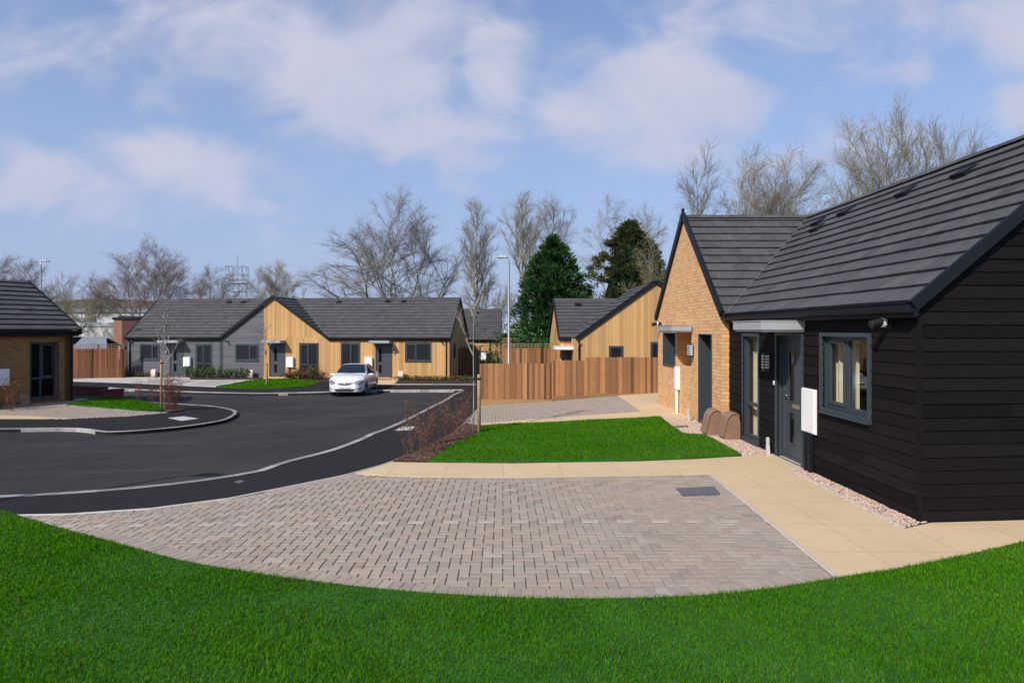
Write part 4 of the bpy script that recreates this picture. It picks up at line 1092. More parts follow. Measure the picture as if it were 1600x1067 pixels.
# ------------------------------------------------------------------ the brick bungalow on the left
LD = Vector((.42, .9075)); LC = Vector((-15.72, 23.4)); LZ = -.32
Ll = 9.0; lo = LC-LD*Ll; LR = math.atan2(LD.y, LD.x)
LB = empty('brick_bungalow', 'ochre brick bungalow with slate roof at the left edge of the view', 'house', (lo.x, lo.y, LZ), LR)
def lx(px):
    k = (px-CX)/F; return (k*lo.y-lo.x)/(LD.x-k*LD.y)
def lz(px, py):
    Y = lo.y+LD.y*lx(px); return CAM_H-(py-CY)/F*Y-LZ
w0 = (lx(48), .12, lx(90), 2.06)
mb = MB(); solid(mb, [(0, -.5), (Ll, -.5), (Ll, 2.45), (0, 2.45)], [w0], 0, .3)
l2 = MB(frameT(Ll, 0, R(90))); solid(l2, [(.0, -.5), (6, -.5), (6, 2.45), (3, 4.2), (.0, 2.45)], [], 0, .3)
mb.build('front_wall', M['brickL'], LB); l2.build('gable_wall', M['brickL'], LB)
window(LB, I4, *w0, rec=.16, cols=(.45,), sash=(1,), transom=.36, surround=.02, lining=.15)
rm = MB(); rm.box((.4, .31, 0), (Ll-.31, 5, 2.4)); o_ = rm.build('room', M['goldcurtain'], LB)
bm_ = bmesh.new(); bm_.from_mesh(o_.data); bmesh.ops.delete(bm_, geom=[f for f in bm_.faces if abs(f.calc_center_median().y-.31) < .01], context='FACES'); bm_.to_mesh(o_.data); bm_.free()
lp = (3.98-2.28)/3.0; lc_ = 1/math.hypot(1, lp); LL = 3.25/lc_
rf = MB(); tiled(rf, (0, -.2, 2.50), (1,0,0), (0, lc_, lp*lc_), [(-.1, 0), (Ll+.15, 0), (Ll+.15, LL), (-.1, LL)], tw=.38, g=.36, lift=.05)
tiled(rf, (0, 6.3, 2.50), (1,0,0), (0, -lc_, lp*lc_), [(-.1, 0), (Ll+.15, 0), (Ll+.15, LL), (-.1, LL)], tw=.6, g=.36)
rr = rf.build('roof', M['tile'], LB); zt_ = 2.50+3.25*lp
rg = MB(); ridge(rg, (-.1, 3.05, zt_+.02), (Ll+.15, 3.05, zt_+.02)); rg.build('ridge_tiles', M['tile'], rr)
vg = VG(LB); beam(vg, (Ll+.17, -.2, 2.47), (Ll+.17, 3.05, zt_), .05, .18); beam(vg, (Ll+.17, 3.05, zt_), (Ll+.17, 6.3, 2.47), .05, .18)
gutter(LB, I4, -.1, Ll+.2, -.2, 2.50); fa = MB(); fa.box((0, -.19, 2.28), (Ll+.1, -.02, 2.49)); fa.build('fascia', M['fascia'], LB)
downpipe(LB, I4, lx(110), 2.45)
meter_box(LB, I4, lx(-12), lx(9.5), lz(5, 602), lz(5, 576), .2)
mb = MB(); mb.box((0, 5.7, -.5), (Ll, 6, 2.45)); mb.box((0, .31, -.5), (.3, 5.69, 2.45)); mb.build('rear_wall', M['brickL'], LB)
q = LC-LD*(Ll-lx(27)); bin_box('meter_box', 'brown meter box in shade against the ochre brick wall at far left', q.x+.3, q.y-.14, LR, 'brown', .8)

# ------------------------------------------------------------------ houses in the middle distance
def cottage(name, label, x0, x1, y0, depth, base, eave, rise, wall='timber', kind='v', tile_w=.5, ops=(), end=True):
    e = empty(name, label, 'house', (x0, y0, base)); Lh = x1-x0
    mb = MB(); boards(mb, [(0, -.3), (Lh, -.3), (Lh, eave), (0, eave)], list(ops), kind, .142, .022, .006, .005)
    for T in (frameT(Lh, 0, R(90)), frameT(0, depth, R(-90))):
        m2 = MB(T); boards(m2, [(0, -.3), (depth, -.3), (depth, eave), (depth/2, eave+rise-.05), (0, eave)], [], kind, .142, .022, .006, .005)
        mb.v, mb.f, mb.s = mb.v+m2.v, mb.f+[tuple(i+len(mb.v) for i in f) for f in m2.f], mb.s+m2.s
    mb.build('boarding', M[wall], e)
    mb = MB(); mb.box((.03, .004, -.6), (Lh-.03, depth-.03, eave-.02)); mb.build('inner_wall', M['fascia'], e)
    p = rise/(depth/2+.1); c_ = 1/math.hypot(1, p); l_ = (depth/2+.1)/c_
    rf = MB(); tiled(rf, (0, -.1, eave), (1,0,0), (0, c_, p*c_), [(-.08, 0), (Lh+.08, 0), (Lh+.08, l_), (-.08, l_)], tw=tile_w, g=.33)
    tiled(rf, (0, depth+.1, eave), (1,0,0), (0, -c_, p*c_), [(-.08, 0), (Lh+.08, 0), (Lh+.08, l_), (-.08, l_)], tw=tile_w*1.5, g=.33)
    r = rf.build('roof', M['tile'], e); rg = MB(); ridge(rg, (-.08, depth/2, eave+rise+.02), (Lh+.08, depth/2, eave+rise+.02)); rg.build('ridge_tiles', M['tile'], r)
    vg = VG(e)
    for xx in (-.1, Lh+.1):
        beam(vg, (xx, -.1, eave-.03), (xx, depth/2, eave+rise), .05, .16); beam(vg, (xx, depth/2, eave+rise), (xx, depth+.1, eave-.03), .05, .16)
    gutter(e, I4, -.08, Lh+.08, -.1, eave)
    return e, r, (0, -.1, eave), (0, c_, p*c_), l_
e, r, o_, v_, l_ = cottage('timber_bungalow', 'small larch clad bungalow seen in the gap past the terrace end', -9.5, -.22, 47.5, 6.4, -1.05, 2.5, 2.35)
vents(r, None, [(9.28-1.75*1.0, l_-.7)], o_, (1,0,0), v_); downpipe(e, I4, 9.28-.75, 2.45); canopy(e, I4, 6.1, 7.3, 2.05, 2.2, .7)
# timber bungalow behind the fence: main range and a forward gable wing
e, r, o_, v_, l_ = cottage('gabled_bungalow', 'larch clad bungalow with wide gable rising behind the wooden fence', 2.55, 9.6, 28.2, 6.2, -.65, 2.50, 1.82)
vents(r, None, [(1.05, l_-.75)], o_, (1,0,0), v_)
WX0, WX1, WY = 3.02-2.55, 9.36-2.55, 26.0-28.2; XM = (WX0+WX1)/2; wz = 2.56; az = 4.80
wo = [(( (953-CX)/F*26)-2.55, 1.02, ((972-CX)/F*26)-2.55, 2.14), (((1018-CX)/F*26)-2.55, 1.1, ((1034-CX)/F*26)-2.55, 2.3)]
WT = frameT(0, WY); mb = MB(WT); boards(mb, [(WX0, -.6), (WX1, -.6), (WX1, wz), (XM, az), (WX0, wz)], wo, 'v', .142, .022, .006, .005)
m2 = MB(frameT(WX0, WY+2.2, R(-90))); boards(m2, [(0, -.6), (2.2, -.6), (2.2, wz), (0, wz)], [], 'v', .142, .022, .006, .005)
mb.v, mb.f, mb.s = mb.v+m2.v, mb.f+[tuple(i+len(mb.v) for i in f) for f in m2.f], mb.s+m2.s
mb.build('wing_boarding', M['timber'], e)
mb = MB(WT); mb.prism([(WX0+.03, .004, -.6), (WX1-.03, .004, -.6), (WX1-.03, .004, wz), (XM, .004, az-.06), (WX0+.03, .004, wz)], [(WX0+.03, 2.2, -.6), (WX1-.03, 2.2, -.6), (WX1-.03, 2.2, wz), (XM, 2.2, az-.06), (WX0+.03, 2.2, wz)], .5); mb.build('wing_core', M['fascia'], e)
for q in wo: window(e, WT, *q, rec=-.03, cols=(), sash=(), surround=.05)
hw = XM-WX0+.06; q = (az-2.5)/hw; c_ = 1/math.hypot(1, q); ll = hw/c_
rf = MB()
for sgn, xo in ((1, WX1+.06), (-1, WX0-.06)):
    tiled(rf, (xo, WY, 2.5), (0,1,0), (-sgn*c_, 0, q*c_), [(-.08, 0), (2.05, 0), (5.2, ll), (-.08, ll)], tw=.38, g=.33)
rw = rf.build('wing_roof', M['tile'], e)
vg = VG(e); beam(vg, (WX0-.08, WY-.09, 2.47), (XM, WY-.09, az+.01), .05, .16); beam(vg, (XM, WY-.09, az+.01), (WX1+.08, WY-.09, 2.47), .05, .16)
downpipe(e, WT, WX0+.06, 2.4); canopy(e, I4, -.35, .46, 1.98, 2.12, 1.0, 'white')
mb = MB(frameT(WX0, 0, R(-90))); mb.box((.4, -.03, 0), (1.5, -.01, 2.0)); 
dd = MB(); dd.box((.02, -.06, 0), (.44, -.03, 1.95)); dd.build('door', M['door'], e)

# distant buildings
def shell(name, label, cat, loc, rz=0): return empty(name, label, cat, loc, rz)
e = shell('garage_block', 'far brick building with white curved roof beside the dark conifer', 'building', (W(781,540,62).x, 62, -1))
wd = 3.4; mb = MB(); mb.box((0, 0, 0), (wd, 5, 2.55)); mb.build('wall', M['farbrick'], e)
mb = MB(); mb.box((-.1, -.15, 2.56), (wd+.1, 5, 2.8)); mb.build('fascia', M['fascia'], e)
pr = [(-.2, 2.82), (.4, 3.15), (1.2, 3.55), (2.0, 3.86), (2.7, 3.95), (3.5, 3.6), (3.5, 2.82)]
mb = MB(); mb.prism([(a, .1, b) for a, b in pr], [(a, 5, b) for a, b in pr], .5, True, True); mb.build('roof', M['render'], e)
mb = MB(); mb.prism([(1.1, .08, 2.83), (3.3, .08, 2.83), (3.2, .08, 3.4), (2.6, .08, 3.62), (2.0, .08, 3.4)], [(1.1, .1, 2.83), (3.3, .1, 2.83), (3.2, .1, 3.4), (2.6, .1, 3.62), (2.0, .1, 3.4)], .5); mb.build('roof_gable', M['farbrick'], e)
Yd = 70
e = shell('white_unit', 'pale rendered flat roofed unit in the distance left of the grey terrace', 'building', (W(100,530,Yd).x, Yd, -1.2))
wd = W(181,530,Yd).x-W(100,530,Yd).x
mb = MB(); mb.box((0, 0, 0), (wd, 8, 3.75)); mb.build('wall', M['render'], e)
mb = MB(); mb.box((-.1, -.1, 3.76), (wd, 8, 4.2)); mb.box((wd-2.4, .5, 4.21), (wd-.1, 6, 5.0)); mb.build('roof', M['palegrey'], e)
mb = MB(); mb.box((3.1, -.03, 1.0), (4.4, -.001, 2.45)); mb.build('shutter', M['white'], e); mb = MB(); mb.box((.8, -.03, 1.6), (2.3, -.001, 2.6)); mb.build('window', M['darkglass'], e)
mb = MB(); mb.box((5.0, -.03, 1.0), (5.35, -.001, 1.35)); mb.build('window', M['darkglass'], e)
Yd = 62
e = shell('red_block', 'dark red clad block with brick corner behind the grey terrace', 'building', (W(178,530,Yd).x, Yd, -1.2))
wd = W(235,530,Yd).x-W(178,530,Yd).x
mb = MB(); mb.box((.81, 0, 0), (wd, 7, 4.35)); mb.build('wall', M['redclad'], e); mb = MB(); mb.box((0, -.02, 0), (.8, 7, 4.35)); mb.build('pier', M['farbrick'], e); mb = MB(); mb.box((-.1, -.1, 4.36), (wd+.1, 7, 4.6)); mb.build('roof', M['fascia'], e)
Yd = 120
e = shell('long_hall', 'long distant hall with low mossy roof at the far left', 'building', (W(60,515,Yd).x, Yd, -1.2))
wd = W(300,515,Yd).x-W(60,515,Yd).x
mb = MB(); mb.box((0, 0, 0), (wd, 30, 7.0)); mb.build('wall', M['render'], e)
mb = MB(); n_ = 24; top = [(wd*i/n_, 7.1+2.3*math.sin(math.pi*min(1, max(0, .25+i/n_*.75)))**.8) for i in range(n_+1)]
mb.prism([(0, 4, 7.01)]+[(a, 4, b) for a, b in top]+[(wd, 4, 7.01)], [(0, 26, 7.01)]+[(a, 26, b) for a, b in top]+[(wd, 26, 7.01)], .5, True, True); mb.build('roof', M['mossroof'], e)
mb = MB(); mb.box((-.3, -.3, 6.6), (wd, 0.0, 7.3)); mb.box((0, -.2, 4.8), (wd, -.05, 5.6)); mb.build('fascia', M['shedroof'], e)
Yd = 52
e = shell('garden_shed', 'low shed with blue grey felt roof behind the brown gate', 'shed', (W(114,540,Yd).x, Yd, -1))
wd = W(168,540,Yd).x-W(114,540,Yd).x
mb = MB(); mb.box((.1, 0, 0), (wd-.1, 2.5, 1.6)); mb.build('wall', M['fencedark'], e)
mb = MB(); mb.prism([(-.1, -.2, 1.61), (wd+.1, -.2, 1.61), (wd-.9, 1.3, 2.55), (-.1, 1.3, 2.55)], [(-.1, -.2, 1.55), (wd+.1, -.2, 1.55), (wd-.9, 1.3, 2.49), (-.1, 1.3, 2.49)], .5, True, True); mb.prism([(-.1, 1.301, 2.55), (wd-.9, 1.301, 2.55), (wd+.1, 2.8, 1.61), (-.1, 2.8, 1.61)], [(-.1, 1.301, 2.49), (wd-.9, 1.301, 2.49), (wd+.1, 2.8, 1.55), (-.1, 2.8, 1.55)], .5, True, True); mb.build('roof', M['shedroof'], e)
# lattice tower
Yd = 95
e = shell('lattice_tower', 'thin steel lattice tower rising behind the terrace roof', 'tower', (W(371,515,Yd).x, Yd, -1.2))
mb = MB(); h_ = 12.6; a_ = 1.0
for sx in (-1, 1):
    for sy in (-1, 1): mb.tube([(sx*a_, sy*a_, 0), (sx*a_, sy*a_, h_)], .07, 5)
for k in range(7):
    z0 = k*1.8; 
    for (p, q) in (((-a_, -a_), (a_, -a_)), ((a_, -a_), (a_, a_)), ((a_, a_), (-a_, a_)), ((-a_, a_), (-a_, -a_))):
        mb.tube([(*p, z0), (*q, z0)], .05, 4); mb.tube([(*p, z0), (*q, z0+1.8)], .04, 4)
mb.build('frame', M['steel'], e)
mb = MB(); mb.box((-1.25, -1.25, 10.2), (1.25, 1.25, 10.35)); mb.box((-1.1, -1.1, 7.0), (1.1, 1.1, 7.1)); mb.tube([(0, 0, 10.3), (0, 0, 14.5)], .04, 4)
for sx in (-1.2, 1.2):
    for sy in (-1.2, 1.2): mb.tube([(sx, sy, 10.3), (sx, sy, 12.8)], .04, 4)
for z_ in (11.5, 12.7):
    for (p, q) in (((-1.2, -1.2), (1.2, -1.2)), ((1.2, -1.2), (1.2, 1.2)), ((1.2, 1.2), (-1.2, 1.2)), ((-1.2, 1.2), (-1.2, -1.2))): mb.tube([(*p, z_), (*q, z_)], .04, 4)
mb.build('platform', M['steel'], e)

# ------------------------------------------------------------------ fences
def fence(name, label, a, b, base, h, mat='fence', board=.10, grav=.15, trellis=0, cat='fence', gap=.0, gravdown=.6):
    a, b = Vector(a), Vector(b); d = b-a; L = d.length; rz = math.atan2(d.y, d.x)
    e = empty(name, label, cat, (a.x, a.y, base), rz)
    mb = MB(); x = 0; i = 0
    while x < L-.01:
        x1 = min(x+board, L); yf = -.022-(.014 if i % 2 else 0)-random.uniform(0, .004); hh = h+random.uniform(-.006, .006)
        mb.prism([(x+.001-(.012 if i % 2 else 0), yf, grav), (x1-gap-.001+(.012 if i % 2 else 0), yf, grav), (x1-gap-.001+(.012 if i % 2 else 0), yf+.004, hh), (x+.001-(.012 if i % 2 else 0), yf+.004, hh)],
                 [(x+.001, -.003, grav), (x1-gap-.001, -.003, grav), (x1-gap-.001, -.003, hh), (x+.001, -.003, hh)], min(1, max(0, random.gauss(.58 if i % 2 else .40, .2))), True, True)  # set-back boards toned darker: shading of the overlap put into the colour
        x += board; i += 1
    mb.build('boards', M[mat], e)
    if grav:
        mb = MB(); k = max(1, round(L/1.9))
        for i in range(k): mb.box((L*i/k+.003, -.045, -gravdown), (L*(i+1)/k-.003, -.012, grav-.004), random.random())
        mb.build('gravel_board', M['gravelboard'], e)
    mb = MB(); mb.box((0, .0, grav+.18), (L, .05, grav+.26)); mb.box((0, .0, h-.28), (L, .05, h-.2)); mb.build('rail', M['gravelboard'], e)
    k = max(1, round(L/1.9))
    for i in range(k+1):
        mb = MB(); mb.box((L*i/k-.05, .052, -.6), (L*i/k+.05, .15, h-.02+(trellis if trellis else 0))); mb.build('post', M['gravelboard'], e)
    if trellis:
        mb = MB(); n_ = int(L/.16)
        for i in range(n_+1): mb.box((L*i/n_-.014, -.02, h+.01), (L*i/n_+.014, -.004, h+trellis))
        for z_ in np.linspace(h+.03, h+trellis-.02, 3): mb.box((0, -.003, z_-.014), (L, .012, z_+.014))
        mb.build('trellis', M['gravelboard'], e)
    return e
def fz(py, Y): return CAM_H-(py-CY)/F*Y
YF = 22.5
xs_ = [(751.5-CX)/F*YF, (864-CX)/F*YF, (918-CX)/F*YF, (1032-CX)/F*YF]
tops_ = [568, 563, 558]
lab_ = ['lowest leftmost panel run of the brown boarded fence by the planted bed', 'short middle panel of the brown boarded fence behind the paved bay', 'highest panel run of the brown boarded fence next to the brick gable']
for i in range(3):
    zt = fz(tops_[i], YF); zb = fz([623.5, 618.6, 614.4][i], YF)
    fence('board_fence', lab_[i], (xs_[i]+.004, YF, 0), (xs_[i+1]-.004, YF, 0), zb-.15, zt-zb+.15, board=.1, gravdown=.35)['group'] = 'stepped fence panels behind the second paved bay'
Y2 = 29.5
fence('board_fence', 'tall boarded fence with square trellis top behind the front fence', ((787-CX)/F*Y2, Y2, 0), ((891-CX)/F*Y2, Y2+.2, 0), fz(545, Y2)-1.75, 1.75, trellis=.24, board=.12)
Y3 = 43.5
fence('board_fence', 'shaded boarded fence panel fixed to the terrace gable end', (-2.95, 40.2+2.2, 0), (-1.95, 43.4, 0), -1.0, 1.95, mat='fencedark', board=.12)  # this panel's shade is put into the colour by darker boards
fence('board_fence', 'sunlit boarded fence standing between the terrace and the small bungalow', ((722-CX)/F*Y3, Y3, 0), ((750-CX)/F*Y3, Y3, 0), fz(547, Y3)-1.8, 1.8, trellis=.3, board=.12)
fence('board_fence', 'boarded fence behind the black metal gate', ((749-CX)/F*44.5, 44.5, 0), ((778-CX)/F*44.5, 44.5, 0), fz(552, 44.5)-1.6, 1.6, board=.12)
# black metal gate with a white notice
Y4 = 36.0
gx0, gx1 = (747-CX)/F*Y4, (778-CX)/F*Y4; zb = g1(gx0, Y4)
e = empty('metal_gate', 'black metal railing gate with white notice left of the lamp column', 'gate', (gx0, Y4, zb)); wd = gx1-gx0; hh = fz(548.5, Y4)-zb
mb = MB(); n_ = 10
for i in range(n_+1): mb.tube([(wd*i/n_, 0, .08), (wd*i/n_, 0, hh)], .010 if 0 < i < n_ else .03, 6)
mb.box((0, -.02, .06), (wd, .02, .1)); mb.box((0, -.02, hh-.04), (wd, .02, hh)); mb.build('railing', M['fascia'], e)
mb = MB(); mb.box((wd*.15, -.04, fz(562, Y4)-zb), (wd*.40, -.022, fz(551, Y4)-zb)); mb.build('notice', M['white'], e)
mb = MB(); mb.box((-.12, -.06, .0), (.0-.02, .06, hh-.05)); mb.build('gate_post', M['fascia'], e)
# slatted gate fence at the left
Y5 = 40.0
fence('slat_gate_fence', 'dark brown boarded gate and fence left of the grey terrace', ((112-CX)/F*Y5, Y5, 0), ((183-CX)/F*Y5, Y5+.6, 0), fz(592, Y5), fz(545, Y5)-fz(592, Y5), mat='fencedark', board=.17, gap=.03, grav=.06, trellis=.3)
mb = MB(); mb.box((-.06, -.06, 0), (.06, .06, 2.2)); o_ = tag(mb.build('fence_post', M['palegrey'], bevel=.01), 'pale concrete fence post between the gate and the grey terrace', 'post'); o_.location = (W(187.5,580,41.2).x, 41.2, -1.05)
fence('board_fence', 'narrow fresh boarded panel touching the grey terrace corner', ((190-CX)/F*41.8, 41.8, 0), ((200-CX)/F*41.8, 41.9, 0), -.95, 1.75, board=.12)
# low red brick wall
def LP(px, py): q = P(px, py); return Vector((q[0], q[1], 0))
e = empty('garden_wall', 'low dark red brick wall behind the small lawn wedge', 'wall', (0, 0, 0))
def wall_run(a, b, th, h, name):
    d = (b-a).normalized(); s = Vector((-d.y, d.x, 0))*th; mb = MB(); za, zb = g1(a.x, a.y), g1(b.x, b.y); zz = max(za, zb)+h
    f = [a, b, b+s, a+s]; mb.prism([Vector((p.x, p.y, zz-.07)) for p in f], [Vector((p.x, p.y, min(za, zb)-.3)) for p in f])
    o = mb.build(name, M['redbrick'], e)
    c = MB(); g_ = [a-d*.02-s*.1, b+d*.02-s*.1, b+d*.02+s*1.1, a-d*.02+s*1.1]; c.prism([Vector((p.x, p.y, zz)) for p in g_], [Vector((p.x, p.y, zz-.068)) for p in g_], .5, True, True); c.build('coping', M['redbrick'], o)
wall_run(LP(156,624), LP(193.5,624), .24, .36, 'front_run'); wall_run(LP(108,616), LP(160,618), .24, .36, 'side_run')

# ------------------------------------------------------------------ street lamps
def street_lamp(label, x, y, ztop, arm, zb=None):
    zb = g1(x, y) if zb is None else zb; e = empty('street_lamp', label, 'street lamp', (x, y, zb), 0, 'street lamps'); h = ztop-zb
    mb = MB(); mb.tube([(0, 0, -.2), (0, 0, 1.1), (0, 0, 1.15), (0, 0, h-.25), (arm*.04, 0, h-.1), (arm*.15, 0, h-.02), (arm*.35, 0, h)], [.075, .075, .055, .042, .04, .038, .035], 12); mb.build('column', M['steel'], e, True)
    mb = MB(); s = 1 if arm > 0 else -1; x0, x1 = arm*.35, arm*.35+s*.42
    pr = [(x0, h-.035), (x1, h-.02), (x1+s*.03, h+.01), (x0+s*.1, h+.06), (x0, h+.05)]
    mb.prism([(a, -.11, b) for a, b in pr], [(a, .11, b) for a, b in pr], .5, True, True); o = mb.build('lamp_head', M['palegrey'], e, bevel=.01)
    mb = MB(); mb.box((x0+s*.12, -.08, h-.045), (x1-s*.05, .08, h-.036)); mb.build('lens', M['lampglass'], o)
    mb = MB(); mb.tube([(x0+s*.22, 0, h+.03), (x0+s*.22, 0, h+.12)], .04, 8); mb.build('sensor', M['palegrey'], o)
Yl = 27.5; street_lamp('pale steel street lamp with arm pointing left behind the front fence', (795-CX)/F*Yl, Yl, fz(402, Yl), -.3)
Yl = 38; street_lamp('tall steel street lamp with arm pointing right beyond the left bungalow', (63.5-CX)/F*Yl, Yl, fz(408, Yl), .3, -1)
street_lamp('steel street lamp beside the near kerb at the left', -9.3, 5.3, 5.0, .55)
# ------------------------------------------------------------------ bare trees
def seg_mesh(name, segs, mat, parent, k):
    a = np.array(segs, float)            # x0 y0 z0 x1 y1 z1 r0 r1
    n = len(a); p, q = a[:, :3], a[:, 3:6]; d = q-p; d /= np.maximum(np.linalg.norm(d, axis=1), 1e-9)[:, None]
    ref = np.where(np.abs(d[:, 2:]) > .9, np.array([[1., 0, 0]]), np.array([[0, 0, 1.]]))
    u = np.cross(d, ref); u /= np.linalg.norm(u, axis=1)[:, None]; w_ = np.cross(d, u)
    V = np.zeros((n, 2*k, 3))
    for i in range(k):
        t = 2*math.pi*i/k; o = u*math.cos(t)+w_*math.sin(t)
        V[:, i] = p+o*a[:, 6:7]; V[:, k+i] = q+o*a[:, 7:8]
    f = np.array([[i, (i+1) % k, k+(i+1) % k, k+i] for i in range(k)])
    idx = (f[None]+2*k*np.arange(n)[:, None, None]).ravel()
    return np_mesh(name, V.reshape(-1, 3), np.full(n*k, 4), idx, mat, None, parent, k > 4)
def norm(v):
    l = math.sqrt(v[0]*v[0]+v[1]*v[1]+v[2]*v[2]) or 1; return (v[0]/l, v[1]/l, v[2]/l)
def grow_tree(rg, height, spread=.5, stems=1, clear=.25, prim=12, twigs=1.0, up=.25, droop=0.0, r0=.16, wind=0.0, rt=.0068, stem_fan=.25, aspect=1.0, sec=1.0, crown=None, wob=.05):
    """returns thick segments and twig segments: a leader (or a few stems), limbs that reach for the edge of the crown, side branches and fine twigs"""
    thick, fine = [], []
    G_ = rg.gauss; H_ = height
    def run(p, d, L, r, n, turn, wob, out, rend=.35):
        pts = [(p, d, r)]
        for i in range(n):
            d = norm((d[0]+G_(0, wob)+wind*.06, d[1]+G_(0, wob), d[2]+turn/n+G_(0, wob)*.6))
            s = L/n; q = (p[0]+d[0]*s, p[1]+d[1]*s, p[2]+d[2]*s); rr = r*(1-(1-rend)*(i+1)/n)
            out.append((*p, *q, pts[-1][2], rr)); p = q; pts.append((p, d, rr))
        return pts
    def side(d, ang, az):
        a = norm((-d[1], d[0], 0.001)); b = (d[1]*a[2]-d[2]*a[1], d[2]*a[0]-d[0]*a[2], d[0]*a[1]-d[1]*a[0])
        c, s = math.cos(ang), math.sin(ang); ca, sa = math.cos(az), math.sin(az)
        return norm(tuple(d[i]*c+(a[i]*ca+b[i]*sa)*s for i in range(3)))
    def pick(pts, t):
        x = min(t, .999)*(len(pts)-1); i = min(int(x), len(pts)-2); f = x-i; a, b = pts[i], pts[i+1]
        return tuple(a[0][j]+(b[0][j]-a[0][j])*f for j in range(3)), b[1], a[2]+(b[2]-a[2])*f
    rx = (crown or height*.4)*1.02; zb = clear*.72*H_; rz = (H_-zb)/2; cz = (H_+zb)/2
    def reach(p, d, top=1.0):
        """distance from p along d to the outline of the crown"""
        a = (d[0]*d[0]+d[1]*d[1])/(rx*rx)+d[2]*d[2]/(rz*rz); b = (p[0]*d[0]+p[1]*d[1])/(rx*rx)+(p[2]-cz)*d[2]/(rz*rz)
        c = (p[0]*p[0]+p[1]*p[1])/(rx*rx)+(p[2]-cz)**2/(rz*rz)-top
        q = b*b-a*c
        return max(0.0, (-b+math.sqrt(q))/a) if q > 0 else 0.0
    def spray(pts, L):
        """fine twigs along a branch of length L"""
        n = max(3, int(twigs*L/(.0052*H_)))
        for k in range(n):
            t = .12+.88*(k+rg.random())/n; p, d, r = pick(pts, t)
            l3 = H_*rg.uniform(.035, .075)*(1.15-.4*t)
            b3 = run(p, side(d, rg.uniform(.35, .8), rg.uniform(0, 6.28)), l3, min(rt*1.25, r), 3, up*.25-droop*1.2, .14, fine, .6)
            for m in range(2):
                p4, d4, _ = pick(b3, rg.uniform(.15, .95)); run(p4, side(d4, rg.uniform(.35, .8), rg.uniform(0, 6.28)), l3*rg.uniform(.35, .7), rt*.8, 2, -droop, .14, fine, .6)
    def limb(p, d, L, r):
        b1 = run(p, d, L, r, 8, up-droop*.5, .085, thick, .16)
        sn = max(3, int(sec*L/(.055*H_)))
        for j in range(sn):
            t2 = .16+.84*(j+rg.random())/sn; p2, d2, r2 = pick(b1, t2)
            L2 = min(.28*H_, L*(.18+.42*(1-t2)))*rg.uniform(.65, 1.2); dv = side(d2, rg.uniform(.4, .8), j*2.4+rg.uniform(-.6, .6)); L2 = min(L2, reach(p2, dv)+.035*H_)
            b2 = run(p2, dv, L2, max(.011, r2*.55), 5, up*.5-droop, .11, thick if r2 > .03 else fine, .35)
            spray(b2, L2)
        spray(b1, L*.5)
    for s in range(stems):
        az = 6.28*s/stems+rg.uniform(-.5, .5); fan = stem_fan*(rg.uniform(.6, 1.2) if stems > 1 else rg.uniform(0, .2))
        d = norm((math.sin(fan)*math.cos(az), math.sin(fan)*math.sin(az), math.cos(fan)))
        hs = min(reach((0, 0, 0.0), d, 1.0)*rg.uniform(.86, .97), H_)
        tr = run((math.cos(az)*.12*(stems > 1), math.sin(az)*.12*(stems > 1), 0), d, hs, r0*(.75 if stems > 1 else 1), 12, .12, wob, thick, .07)
        n = max(4, int(prim/stems**.6))
        for i in range(n):
            t = clear+(.97-clear)*((i+rg.random()*.8)/n)**.85
            p, dd, r = pick(tr, t); rem = 1-t
            dv = side(dd, spread*rg.uniform(.7, 1.25), i*2.4+rg.uniform(-.5, .5)); d_up = norm((dv[0], dv[1], dv[2]+up*.5)); L = max(.07*H_, min(reach(p, d_up)*rg.uniform(.82, 1.02), .75*H_))
            limb(p, dv, L, max(.022, r*.62))
    return thick, fine
def tree(name, label, px, Y, top, seed, bark, twigm, base=-1.0, group='bare trees behind the houses', width=None, **kw):
    rg = random.Random(seed); x = (px-CX)/F*Y; h = CAM_H-(top-CY)/F*Y-base
    e = empty(name, label, 'tree', (x, Y, base), 0, group)
    cw = (width/F*Y/2) if width else None
    th, fi_ = grow_tree(rg, h, crown=cw, **kw)
    A, Bf = np.array(th), np.array(fi_); kz = h/np.percentile(np.concatenate([A[:, 5], Bf[:, 5]]), 99.7)
    ax_ = np.concatenate([A[:, 3], Bf[:, 3]]); lo_, hi_ = np.percentile(ax_, [1.0, 99.0])
    kx_ = np.clip((width/F*Y)/(hi_-lo_), .8, 1.35) if width else kz; cx_ = (hi_+lo_)/2*kx_*.8
    for Q in (A, Bf):
        Q[:, [2, 5]] *= kz; Q[:, [0, 1, 3, 4]] *= kx_; Q[:, 6:] = np.where(Q[:, 6:] > .03, Q[:, 6:]*.72, Q[:, 6:])
        for c_, z_ in ((0, 2), (3, 5)): Q[:, c_] -= cx_*np.clip(Q[:, z_]/h*1.6, 0, 1)
    seg_mesh('trunk', A, M[bark], e, 6); seg_mesh('crown', Bf, M[twigm], e, 3)
    return e
